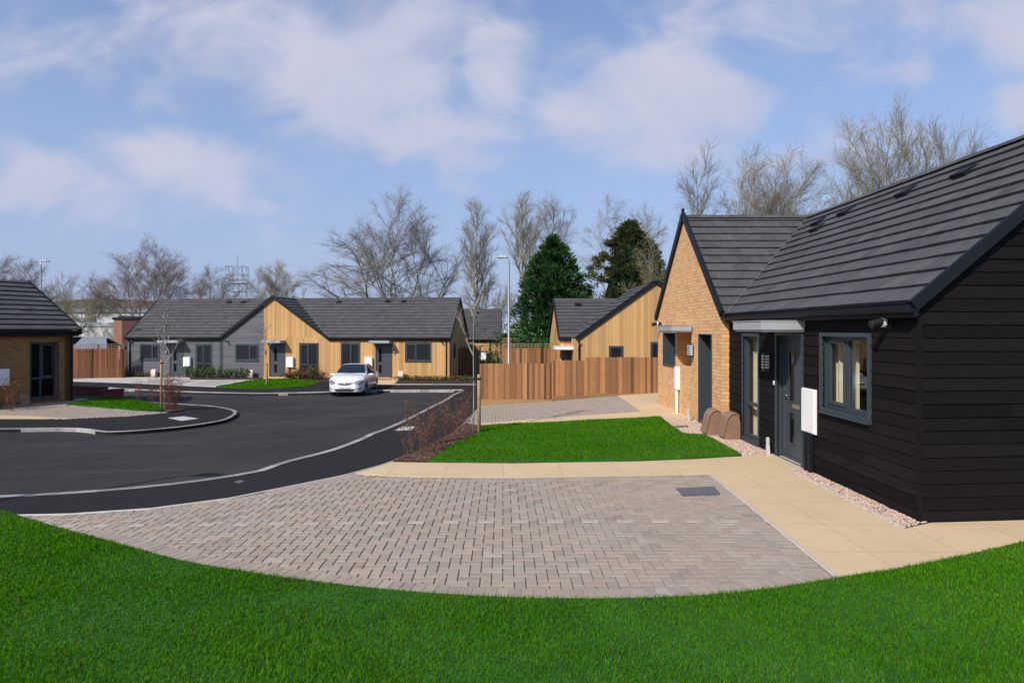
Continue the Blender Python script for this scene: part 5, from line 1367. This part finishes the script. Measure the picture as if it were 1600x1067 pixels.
trees = [
 ('bare_tree', 'pale bare tree partly cut off at the far left edge', 8, 62, 396, 11, 'barkpale', 'barkgrey', dict(width=125, spread=.8, prim=16, clear=.2, stems=2, twigs=1.2)),
 ('bare_tree', 'pale bare tree right behind the brick bungalow roof and its lamp', 62, 75, 440, 12, 'barkpale', 'barkgrey', dict(width=90, spread=.8, prim=13, clear=.2, stems=2, twigs=1.2)),
 ('bushy_tree', 'low spreading green barked bare tree in front of the mossy roofed hall', 135, 72, 428, 13, 'bark', 'barkyellow', dict(width=100, spread=.6, prim=18, clear=.12, stems=5, stem_fan=.6, r0=.16, twigs=.8)),
 ('bare_tree', 'reddish brown multi stemmed bare tree left of the terrace roof', 235, 64, 374, 14, 'bark', 'barkbrown', dict(width=126, spread=.6, prim=22, clear=.25, stems=4, stem_fan=.36, up=.15, r0=.19, twigs=1.05)),
 ('bare_tree', 'small pale bare tree beside the lattice tower', 332, 85, 415, 15, 'barkpale', 'barkgrey', dict(width=84, spread=.7, prim=15, clear=.15, stems=3, stem_fan=.4, twigs=1.3)),
 ('bare_tree', 'round pale grey bare tree right of the lattice tower', 428, 78, 408, 16, 'barkpale', 'barkpale', dict(width=92, spread=.8, prim=20, clear=.15, stems=2, stem_fan=.3, twigs=1.6)),
 ('spreading_tree', 'large bare tree with wispy drooping branches leaning left over the terrace', 578, 58, 345, 17, 'bark', 'barkgrey', dict(width=185, spread=1.05, prim=15, clear=.2, up=.1, droop=.16, r0=.25, wind=-.7, twigs=.9)),
 ('spreading_tree', 'large bare tree with several heavy limbs above the middle of the terrace', 632, 60, 304, 18, 'bark', 'barkgrey', dict(width=180, spread=.7, prim=22, clear=.2, up=.12, droop=.10, stems=3, stem_fan=.42, r0=.32, twigs=1.0)),
 ('upright_tree', 'slender upright bare tree just left of the lamp column', 747, 52, 310, 19, 'bark', 'barkgrey', dict(width=62, spread=.5, prim=26, clear=.12, up=.25, r0=.2, twigs=1.1)),
 ('upright_tree', 'tall narrow bare tree directly behind the lamp column', 816, 62, 299, 20, 'barkyellow', 'barkyellow', dict(width=82, spread=.45, prim=24, clear=.2, up=.25, r0=.24, twigs=.95)),
 ('upright_tree', 'tall bare tree rising behind the dark green conifer', 862, 60, 306, 21, 'barkyellow', 'barkgrey', dict(width=84, spread=.5, prim=22, clear=.22, up=.25, r0=.22, twigs=.95)),
 ('spreading_tree', 'wispy bare tree between the two conifers', 975, 58, 306, 22, 'barkpale', 'barkgrey', dict(width=130, spread=.8, prim=20, clear=.25, up=.12, droop=.10, stems=2, stem_fan=.3, twigs=1.0)),
 ('spreading_tree', 'yellowish bare tree with arching branches in front of the brown conifer', 1016, 43, 372, 23, 'barkyellow', 'barkyellow', dict(width=92, spread=.8, prim=14, clear=.12, up=.1, droop=.12, stems=3, stem_fan=.4, r0=.14, twigs=.55)),
 ('bare_tree', 'bare tree just right of the brick gable peak', 1094, 44, 227, 24, 'bark', 'barkgrey', dict(width=78, spread=.6, prim=22, clear=.3, up=.2, r0=.18, twigs=1.05)),
 ('bare_tree', 'dense broad bare tree behind the black roof valley', 1200, 44, 234, 25, 'bark', 'barkyellow', dict(width=152, spread=.65, prim=28, clear=.3, up=.15, stems=4, stem_fan=.3, r0=.2, twigs=1.05)),
 ('bare_tree', 'tallest bare tree above the black roof ridge', 1366, 40, 170, 26, 'barkyellow', 'barkyellow', dict(width=180, spread=.6, prim=30, clear=.32, up=.18, stems=4, stem_fan=.34, r0=.2, twigs=.9)),
 ('bare_tree', 'bare tree at the right end of the row behind the black roof', 1497, 42, 178, 27, 'bark', 'barkgrey', dict(width=104, spread=.58, prim=22, clear=.32, up=.2, stems=2, stem_fan=.18, r0=.18, twigs=1.0)),
 ('bare_tree', 'bare tree mostly outside the right edge of the view', 1690, 44, 60, 28, 'barkgrey', 'barkgrey', dict(width=200, spread=.65, prim=18, clear=.3, up=.2, stems=2, r0=.2, twigs=.8)),
 ('bare_tree', 'thin low bare tree behind the gap between the terrace and the conifer', 772, 70, 455, 29, 'barkgrey', 'barkgrey', dict(width=75, spread=.8, prim=12, clear=.1, stems=3, stem_fan=.5, r0=.1, twigs=.8)),
]
for (nm, lab, px, Y, top, seed, b1, b2, kw) in trees: tree(nm, lab, px, Y, top, seed, b1, b2, **kw)

# ------------------------------------------------------------------ conifers
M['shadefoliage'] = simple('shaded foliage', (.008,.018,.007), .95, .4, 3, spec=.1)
def conifer(label, px, Y, top, width, mat, seed, base=-1.2, shape=1.0, n_lobe=620, per=44, low=.02):
    rg = np.random.default_rng(seed); x = (px-CX)/F*Y; h = CAM_H-(top-CY)/F*Y-base; R0 = width/F*Y/2
    e = empty('conifer_tree', label, 'tree', (x, Y, base), 0, 'evergreen conifers behind the fence')
    mb = MB(); mb.tube([(0, 0, -.2), (0, 0, h*.5), (0, 0, h*.93)], [.28, .16, .03], 7); mb.build('trunk', M['barkbrown'], e)
    t = low+(1-low)*rg.random(n_lobe)**1.15
    prof = lambda t: np.where(t < .25, .86+.14*t/.25, np.maximum(1-((t-.25)/.75)**3.0*shape, .0)*.98+.02)
    az = rg.uniform(0, 6.28, n_lobe); lump = 1+.13*np.sin(az*3+seed)+.10*np.sin(az*5+t*9)+rg.normal(0, .09, n_lobe)
    rr = R0*prof(t)*lump*np.where(rg.random(n_lobe) < .3, rg.uniform(.55, .85, n_lobe), 1)
    c = np.stack([rr*np.cos(az), rr*np.sin(az), t*h], -1)
    out = np.stack([np.cos(az), np.sin(az), .45+0*az], -1); out /= np.linalg.norm(out, axis=1)[:, None]
    sz = h*.055*rg.uniform(.7, 1.35, n_lobe)*(1-.45*t)
    n = n_lobe*per; ci = np.repeat(np.arange(n_lobe), per)
    off = rg.normal(0, 1, (n, 3)); off /= np.linalg.norm(off, axis=1)[:, None]; off *= (rg.random(n)**.4)[:, None]
    pos = c[ci]+off*sz[ci][:, None]*np.array([1.05, 1.05, .75])
    d = out[ci]*.7+off*.7+rg.normal(0, .3, (n, 3)); d[:, 2] += .25; d /= np.linalg.norm(d, axis=1)[:, None]
    s = np.cross(d, rg.normal(0, 1, (n, 3))); s /= np.linalg.norm(s, axis=1)[:, None]
    L = (.20+.16*rg.random(n))*h/10; Wd = L*rg.uniform(.22, .42, n)
    V = np.zeros((n, 4, 3)); V[:, 0] = pos-d*L[:, None]*.5; V[:, 1] = pos+s*Wd[:, None]*.5; V[:, 2] = pos+d*L[:, None]*.6; V[:, 3] = pos-s*Wd[:, None]*.5
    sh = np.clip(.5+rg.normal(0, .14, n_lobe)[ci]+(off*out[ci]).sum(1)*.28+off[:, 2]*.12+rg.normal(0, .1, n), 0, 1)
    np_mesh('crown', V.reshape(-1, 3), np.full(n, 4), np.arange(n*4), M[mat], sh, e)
    # solid foliage core, the shade inside the crown put into its dark colour
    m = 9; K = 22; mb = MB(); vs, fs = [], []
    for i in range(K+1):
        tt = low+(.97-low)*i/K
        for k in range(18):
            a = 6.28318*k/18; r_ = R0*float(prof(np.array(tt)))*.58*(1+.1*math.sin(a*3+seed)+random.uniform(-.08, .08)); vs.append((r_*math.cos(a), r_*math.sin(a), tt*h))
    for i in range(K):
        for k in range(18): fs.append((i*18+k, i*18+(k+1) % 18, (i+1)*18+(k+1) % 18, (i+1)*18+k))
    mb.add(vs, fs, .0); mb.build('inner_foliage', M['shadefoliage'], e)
    return e
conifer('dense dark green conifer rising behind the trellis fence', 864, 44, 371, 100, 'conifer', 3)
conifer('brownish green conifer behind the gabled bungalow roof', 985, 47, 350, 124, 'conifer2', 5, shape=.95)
# hedge mass at the fence
def bush(name, label, x, y, z, rx, rz, mat, seed, n=1600, leaf=.09, cat='bush', group=None, ry=None):
    rg = np.random.default_rng(seed); ry = ry or rx
    e = empty(name, label, cat, (x, y, z), 0, group)
    nl = 24; lc = rg.normal(0, .5, (nl, 3)); lc[:, 2] = rg.uniform(.2, .85, nl)*1.0
    lc[:, :2] *= np.sqrt(np.clip(1.05-lc[:, 2:]**2*.8, .1, 1)); ci = rg.integers(0, nl, n)
    off = rg.normal(0, .2, (n, 3)); p = (lc[ci]+off)*np.array([rx, ry, rz]); p[:, 2] = np.abs(p[:, 2])+.02
    d = rg.normal(0, 1, (n, 3)); d[:, 2] += .7; d /= np.linalg.norm(d, axis=1)[:, None]; s = np.cross(d, rg.normal(0, 1, (n, 3))); s /= np.linalg.norm(s, axis=1)[:, None]
    L = leaf*rg.uniform(.7, 1.3, n)[:, None]; V = np.zeros((n, 4, 3)); V[:, 0] = p-d*L*.5; V[:, 1] = p+s*L*.28; V[:, 2] = p+d*L*.5; V[:, 3] = p-s*L*.28
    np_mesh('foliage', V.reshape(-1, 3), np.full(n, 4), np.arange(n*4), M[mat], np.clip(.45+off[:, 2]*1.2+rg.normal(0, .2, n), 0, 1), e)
    mb = MB()
    for k in range(6): a = rg.uniform(0, 6.28); mb.tube([(0, 0, -.03), (math.cos(a)*rx*.2, math.sin(a)*ry*.2, rz*.4), (math.cos(a)*rx*.5, math.sin(a)*ry*.5, rz*.8)], [.012, .008, .004], 4)
    mb.build('stem', M['twig'], e); return e
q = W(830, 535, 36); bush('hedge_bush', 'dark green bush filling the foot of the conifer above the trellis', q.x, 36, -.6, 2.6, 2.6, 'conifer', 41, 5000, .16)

# small shrubs in the beds of the terrace
ordn = ['first', 'second', 'third', 'fourth', 'fifth', 'sixth', 'seventh', 'eighth', 'ninth', 'tenth', 'eleventh', 'twelfth', 'thirteenth', 'fourteenth']
for i, px in enumerate((300, 308, 313.5, 324, 331, 336, 341, 350, 361, 368, 375, 384, 392)):
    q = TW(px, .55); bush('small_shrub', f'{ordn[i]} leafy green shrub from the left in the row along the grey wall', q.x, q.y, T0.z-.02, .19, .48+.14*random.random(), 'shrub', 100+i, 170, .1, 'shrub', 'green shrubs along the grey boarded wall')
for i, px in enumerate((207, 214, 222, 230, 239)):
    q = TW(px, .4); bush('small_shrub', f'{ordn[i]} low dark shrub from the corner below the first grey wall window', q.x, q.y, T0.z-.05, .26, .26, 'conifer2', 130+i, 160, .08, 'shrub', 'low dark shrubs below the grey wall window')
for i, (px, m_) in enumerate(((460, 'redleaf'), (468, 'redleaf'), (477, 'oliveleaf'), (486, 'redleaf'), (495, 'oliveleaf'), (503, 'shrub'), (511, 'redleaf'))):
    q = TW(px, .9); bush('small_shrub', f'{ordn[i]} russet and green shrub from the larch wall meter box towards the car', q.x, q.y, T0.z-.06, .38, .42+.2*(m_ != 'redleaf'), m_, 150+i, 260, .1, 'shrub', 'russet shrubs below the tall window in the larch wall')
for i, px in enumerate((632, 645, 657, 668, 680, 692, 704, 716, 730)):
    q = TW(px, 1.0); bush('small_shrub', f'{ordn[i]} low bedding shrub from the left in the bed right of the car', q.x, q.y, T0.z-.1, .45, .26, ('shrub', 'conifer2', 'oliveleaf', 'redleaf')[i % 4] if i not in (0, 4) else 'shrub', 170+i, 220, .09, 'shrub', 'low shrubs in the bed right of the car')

# twiggy red leaved shrubs in the mulch bed
def twiggy(name, label, x, y, z, h, seed, mat, group, n=4):
    rg = random.Random(seed); e = empty(name, label, 'shrub', (x, y, z), 0, group); segs = []; lv = []
    for k in range(n):
        a = rg.uniform(0, 6.28); f = rg.uniform(.05, .38); p = (rg.uniform(-.05, .05), rg.uniform(-.05, .05), -.03); d = norm((math.cos(a)*f, math.sin(a)*f, 1)); L = h*rg.uniform(.6, 1.05)
        for i in range(6):
            d = norm((d[0]+rg.gauss(0, .08), d[1]+rg.gauss(0, .08), d[2])); s = L/6; q = tuple(p[j]+d[j]*s for j in range(3)); segs.append((*p, *q, .0055*(1-i/8), .0055*(1-(i+1)/8)))
            if i > 0:
                for _ in range(2):
                    b = rg.uniform(0, 6.28); dd = norm((math.cos(b), math.sin(b), .9)); l_ = rg.uniform(.06, .16); q2 = tuple(q[j]+dd[j]*l_ for j in range(3)); segs.append((*q, *q2, .003, .002))
                    if i > 1: lv += [tuple(q[j]+(q2[j]-q[j])*rg.uniform(.3, 1)+rg.gauss(0, .02) for j in range(3)) for _ in range(3)]
            p = q
    seg_mesh('stems', segs, M['twig'], e, 4)
    P_ = np.array(lv); n_ = len(P_); r_ = np.random.default_rng(seed); d = r_.normal(0, 1, (n_, 3)); d /= np.linalg.norm(d, axis=1)[:, None]; s = np.cross(d, r_.normal(0, 1, (n_, 3))); s /= np.linalg.norm(s, axis=1)[:, None]
    L = r_.uniform(.022, .045, n_)[:, None]; V = np.zeros((n_, 4, 3)); V[:, 0] = P_-d*L*.5; V[:, 1] = P_+s*L*.3; V[:, 2] = P_+d*L*.5; V[:, 3] = P_-s*L*.3
    np_mesh('foliage', V.reshape(-1, 3), np.full(n_, 4), np.arange(n_*4), M[mat], r_.random(n_), e); return e
bedpts = [(638, 712, .78), (646, 706, .92), (655, 713, .85), (662, 701, .95), (668, 708, .72), (676, 697, .80), (690, 694, .95), (697, 688, 1.1), (704, 692, .85), (711, 684, 1.1), (718, 681, .95), (728, 675, 1.15), (734, 671, 1.05)]
for i, (px, py, h) in enumerate(bedpts):
    x, y = P(px, py); twiggy('twiggy_shrub', f'{ordn[i]} twiggy russet shrub from the buff path end of the mulch bed', x, y, g1(x, y)+.03, h, 300+i, ('redleaf', 'oliveleaf')[(i in (1, 2, 4, 6, 7, 8, 9, 11))], 'twiggy russet shrubs in the mulch bed')
for i, (px, py, h) in enumerate([(213, 630, 1.0), (222, 630, .95), (232, 632, 1.1), (240, 634, .7)]):
    x, y = P(px, py); twiggy('twiggy_shrub', f'{ordn[i]} thin bare shrub from the low brick wall along the lawn wedge', x, y, g1(x, y), h, 330+i, 'redleaf', 'thin shrubs behind the lawn wedge', 4)
for i, (px, py, h) in enumerate([(261, 640, 1.2), (268, 641, 1.25), (274, 641, 1.1)]):
    x, y = P(px, py); twiggy('twiggy_shrub', f'{ordn[i]} dense russet shrub right of the left sapling stake', x, y, g1(x, y)+.03, h, 340+i, 'redleaf', 'dense russet shrubs by the left sapling', 22)
for i, (px, py, h) in enumerate([(3, 640, 1.0), (12, 641, .95), (18, 642, .9)]):
    x, y = P(px, py); twiggy('twiggy_shrub', f'{ordn[i]} russet shrub from the left edge below the white meter box', x, y, g1(x, y)+.02, h, 350+i, 'redleaf', 'russet shrubs before the brick bungalow', 10)

# saplings with stakes
def sapling(label, px, py, h, seed, stake=None, r=.019, **kw):
    x, y = P(px, py); z = g1(x, y); e = empty('sapling', label, 'tree', (x, y, z), 0, 'young planted trees'); rg = random.Random(seed)
    th, fi_ = grow_tree(rg, h, r0=r, **kw); seg_mesh('trunk', th, M['barkpale'], e, 6); seg_mesh('crown', fi_, M['barkgrey'], e, 3)
    return e
def stake(label, px, py, top, tie=None, tree_dx=-.3):
    x, y = P(px, py); z = g1(x, y); h = CAM_H-(top-CY)/F*y-z
    e = empty('tree_stake', label, 'stake', (x, y, z), 0, 'round tree stakes')
    mb = MB(); mb.tube([(0, 0, -.2), (0, 0, h-.02), (0, 0, h)], [.042, .04, .034], 10); mb.build('pole', M['stake'], e, True)
    mb = MB(); mb.tube([(0, 0, h-.12), (0, 0, h-.07)], .046, 10); mb.box((min(0, tree_dx), -.012, h-.11), (max(0, tree_dx), .012, h-.08)); mb.build('tie', M['black'], e); return e
kw = dict(spread=.5, prim=9, clear=.45, up=.3, crown=.45, twigs=.2, rt=.0025, sec=.6, wob=.012)
sapling('slender young tree tied to the round stake between the mulch bed and lawn', 739.5, 678.5, 4.05, 61, **kw)
stake('round wooden stake at the corner of the centre lawn by the mulch bed', 748.5, 678.5, 585, tree_dx=-.16)
sapling('slender young tree tied to the stake on the small lawn wedge', 256.5, 640, 3.5, 62, r=.015, **kw)
stake('round wooden stake in the small lawn wedge at left', 252, 639.5, 563, tree_dx=.1)
sapling('thin young tree with stake on the lawn before the timber gable', 415.5, 602, 3.6, 63, r=.015, **kw)
stake('round wooden stake on the lawn before the timber gable', 417.5, 603.5, 567, tree_dx=-.08)

# ------------------------------------------------------------------ the white hatchback
def cat1(y, x, xs):
    """smooth interpolation (monotone-ish cubic) of samples"""
    y = np.asarray(y, float); m = np.gradient(y, x); i = np.clip(np.searchsorted(x, xs)-1, 0, len(x)-2)
    h = x[i+1]-x[i]; t = (xs-x[i])/h; t2, t3 = t*t, t*t*t
    return (2*t3-3*t2+1)*y[i]+(t3-2*t2+t)*h*m[i]+(-2*t3+3*t2)*y[i+1]+(t3-t2)*h*m[i+1]
def car(label, x, y, z, rz):
    e = empty('parked_car', label, 'car', (x, y, z), rz)
    kx = np.array([-2.21,-2.16,-2.0,-1.75,-1.45,-1.05,-.45,.15,.62,1.0,1.45,1.8,2.02,2.14,2.2])          # rear to front
    zt = [.72,.92,1.02,1.20,1.36,1.45,1.50,1.47,1.27,1.06,1.0,.91,.80,.70,.60]
    zb = [.70,.88,.96,1.0,1.01,1.0,.98,.96,.95,.93,.88,.82,.74,.66,.58]
    wb = [.62,.74,.82,.87,.89,.90,.90,.90,.90,.89,.88,.84,.74,.62,.50]
    wt = [.52,.60,.58,.56,.58,.60,.62,.64,.71,.79,.76,.69,.60,.50,.40]
    zl = [.42,.32,.26,.22,.2,.19,.19,.19,.19,.19,.19,.20,.21,.23,.26]
    wl = [.58,.68,.76,.82,.85,.86,.86,.86,.86,.86,.86,.83,.74,.62,.48]
    xs = np.linspace(-2.21, 2.2, 110); S = [cat1(k, kx, xs) for k in (zt, zb, wb, wt, zl, wl)]
    def sec(i):
        a, b, c, d, l, w_ = (s[i] for s in S); cr = .035
        return [(0, a+cr), (d*.5, a+cr*.75), (d*.86, a+cr*.1), (d, a-.035), (d+(c-d)*.55, a+(b-a)*.58), (c-.01, b), (c+.015, b*.5+.36), (c+.01, .42), (w_, l+.10), (w_*.93, l+.01), (w_*.6, l), (0, l)]
    m = 12; tt = np.linspace(0, m-1, 46); half = np.array([np.stack([cat1([p[0] for p in sec(i)], np.arange(m), tt), cat1([p[1] for p in sec(i)], np.arange(m), tt)], -1) for i in range(len(xs))])
    nr = 46; ring = np.concatenate([half, (half*np.array([-1, 1]))[:, 1:-1][:, ::-1]], 1); N = ring.shape[1]
    V = np.zeros((len(xs), N, 3)); V[:, :, 0] = xs[:, None]; V[:, :, 1] = ring[:, :, 0]; V[:, :, 2] = ring[:, :, 1]
    wheels = [(1.32, .31), (-1.37, .31)]
    F_ = []; keep = []
    for i in range(len(xs)-1):
        for k in range(N):
            f = (i*N+k, i*N+(k+1) % N, (i+1)*N+(k+1) % N, (i+1)*N+k); c = V.reshape(-1, 3)[list(f)].mean(0); F_.append(f)
            keep.append(not (abs(c[1]) > .5 and any((c[0]-wx)**2+(c[2]-wz)**2 < .365**2 for wx, wz in wheels)))
    vs = [tuple(v) for v in V.reshape(-1, 3)]; full = list(F_)+[tuple(range(N)), tuple((len(xs)-1)*N+k for k in range(N-1, -1, -1))]
    bvh = BVHTree.FromPolygons([Vector(v) for v in vs], full)
    body = mesh_object('body', vs, [f for f, k in zip(F_, keep) if k]+full[-2:], None, M['carpaint'], e, True)
    mb = MB()                                                               # dark wheel wells and floor
    mb.box((-1.9, -.52, .2), (1.9, .52, .7)); mb.build('underbody', M['black'], e)
    def patch(name, poly, axis, mat, off=.006, sgn=1, par=None, step=.05, dx=(0, 0)):
        """a skin lying on the body: poly in (y,z) for axis x, (x,z) for axis y, (x,y) for axis z"""
        pts = []; k = len(poly)
        for i in range(k):
            a, b = Vector(poly[i]), Vector(poly[(i+1) % k]); n_ = max(1, int((b-a).length/step))
            pts += [a.lerp(b, j/n_) for j in range(n_)]
        n_ = len(pts); A = np.array([tuple(p) for p in pts]); lo_, hi_ = A.min(0), A.max(0)
        g = np.array([(a, b) for a in np.arange(lo_[0], hi_[0], step) for b in np.arange(lo_[1], hi_[1], step)]); g = g[inside(g, [tuple(x) for x in A])] if len(g) else g
        allp = pts+[Vector(q) for q in g]
        v2, _, f2, *_r = delaunay_2d_cdt(allp, [(i, (i+1) % n_) for i in range(n_)], [], 1, 1e-6)
        out = []
        for p in v2:
            if axis == 'x': o_, d_ = Vector((4*sgn, p[0], p[1])), Vector((-sgn, 0, 0))
            elif axis == 'y': o_, d_ = Vector((p[0], 3*sgn, p[1])), Vector((0, -sgn, 0))
            else: o_, d_ = Vector((p[0], p[1], 4)), Vector((0, 0, -1))
            h = bvh.ray_cast(o_, d_)
            if h[0] is None: h = bvh.find_nearest(o_+d_*1.2)
            nn = h[1] if h[1].dot(d_) < 0 else -h[1]
            out.append(tuple(h[0]+nn*off))
        return mesh_object(name, out, [tuple(f) for f in f2], None, M[mat], par or e, True)
    patch('windscreen', [(.13, -.58), (.13, .58), (.55, .67), (.93, .745), (1.02, 0), (.93, -.745), (.55, -.67)], 'z', 'carglass')
    patch('rear_window', [(-1.52, -.46), (-1.52, .46), (-1.9, .48), (-1.9, -.48)], 'z', 'carglass')
    for s in (1, -1):
        patch('side_window', [(.66, 1.0), (.16, 1.37), (-.25, 1.42), (-.27, 1.02)], 'y', 'carglass', sgn=s)
        patch('side_window', [(-.34, 1.02), (-.32, 1.42), (-.95, 1.36), (-1.35, 1.18), (-1.2, 1.05)], 'y', 'carglass', sgn=s)
        patch('headlight', [(s*.42, .655), (s*.50, .73), (s*.66, .80), (s*.80, .82), (s*.83, .69), (s*.66, .61)], 'x', 'lampglass', step=.03)
        patch('fog_lamp', [(s*.58, .34), (s*.64, .42), (s*.78, .46), (s*.76, .37)], 'x', 'lampglass', step=.03)
        patch('tail_light', [(s*.62, .78), (s*.62, 1.0), (s*.74, .98), (s*.78, .82)], 'x', 'redclad', sgn=-1, step=.04)
        mb = MB(); c = (.58, s*.99, 1.0)
        for k in range(1):
            mb.lathe([(0, -.11), (.05, -.10), (.075, -.03), (.075, .04), (.05, .10), (0, .115)], 12)
        A = Matrix.Translation(c) @ Matrix.Diagonal((.75, 1.25, .85, 1)) @ Matrix.Rotation(R(90), 4, 'X'); mb.v = [tuple(A @ Vector(v)) for v in mb.v]
        mb.tube([(.6, s*.84, .96), (.6, s*.95, .97)], .025, 6); mb.build('door_mirror', M['carpaint'], e, True)
        mb = MB()
        for xx in (-.08, -1.05): mb.box((xx, s*.915, .86), (xx+.16, s*.935, .885))
        mb.build('door_handle', M['carpaint'], e, bevel=.006)
        patch('sill_trim', [(-1.0, .20), (.95, .20), (.95, .245), (-1.0, .245)], 'y', 'black', sgn=s)
    patch('upper_grille', [(-.40, .66), (.40, .66), (.30, .60), (.12, .575), (-.12, .575), (-.30, .60)], 'x', 'black', step=.03)
    patch('grille_bar', [(-.42, .672), (-.42, .70), (.42, .70), (.42, .672)], 'x', 'chrome', .012, step=.03)
    patch('lower_grille', [(-.40, .28), (-.56, .385), (.56, .385), (.40, .28)], 'x', 'black', step=.03)
    mb = MB(); mb.box((2.21, -.26, .41), (2.232, .26, .52)); pl = mb.build('number_plate', M['white'], e, bevel=.004)
    mb = MB()
    for k_ in (-.2, -.135, -.08, -.015, .06, .125, .19): mb.box((2.2335, k_-.016, .437), (2.2345, k_+.016, .45)); mb.box((2.2335, k_-.016, .451), (2.2345, k_-.006, .495))
    mb.build('plate_characters', M['black'], pl)
    mb = MB(); mb.lathe([(0, 0), (.055, 0), (.055, .02), (.045, .028), (0, .03)], 20); A = Matrix.Translation((2.20, 0, .625)) @ Matrix.Rotation(R(90), 4, 'Y'); mb.v = [tuple(A @ Vector(v)) for v in mb.v]; mb.build('badge', M['chrome'], e, True)
    for wx, wz in wheels:
        for s in (1, -1):
            we = MB(); cy = s*.775
            we.lathe([(.20, -.1), (.29, -.105), (.315, -.085), (.318, 0), (.315, .085), (.29, .105), (.20, .1)], 32, axis='y', at=(wx, cy, .318)); wo_ = we.build('wheel', M['rubber'], e, True)
            ri = MB(); ri.lathe([(.21, s*.095), (.2, s*.075), (.17, s*.03), (.0, s*.03)], 28, .3, 'y', (wx, cy, .318))
            for k in range(5):
                a = k*2*math.pi/5+.3; ri.prism([(wx+r_*math.cos(a+o_), cy+s*.105, .318+r_*math.sin(a+o_)) for r_, o_ in ((.03, -.9), (.2, -.16), (.2, .16), (.03, .9))], [(wx+r_*math.cos(a+o_), cy+s*.06, .318+r_*math.sin(a+o_)) for r_, o_ in ((.03, -.9), (.2, -.16), (.2, .16), (.03, .9))], .5, True, True)
            ri.build('rim', M['alloy'], wo_)
    return e
car('white five door hatchback parked on the road before the larch terrace', -7.82, 33.75, g1(-7.82, 33.5)-.085, R(-90))
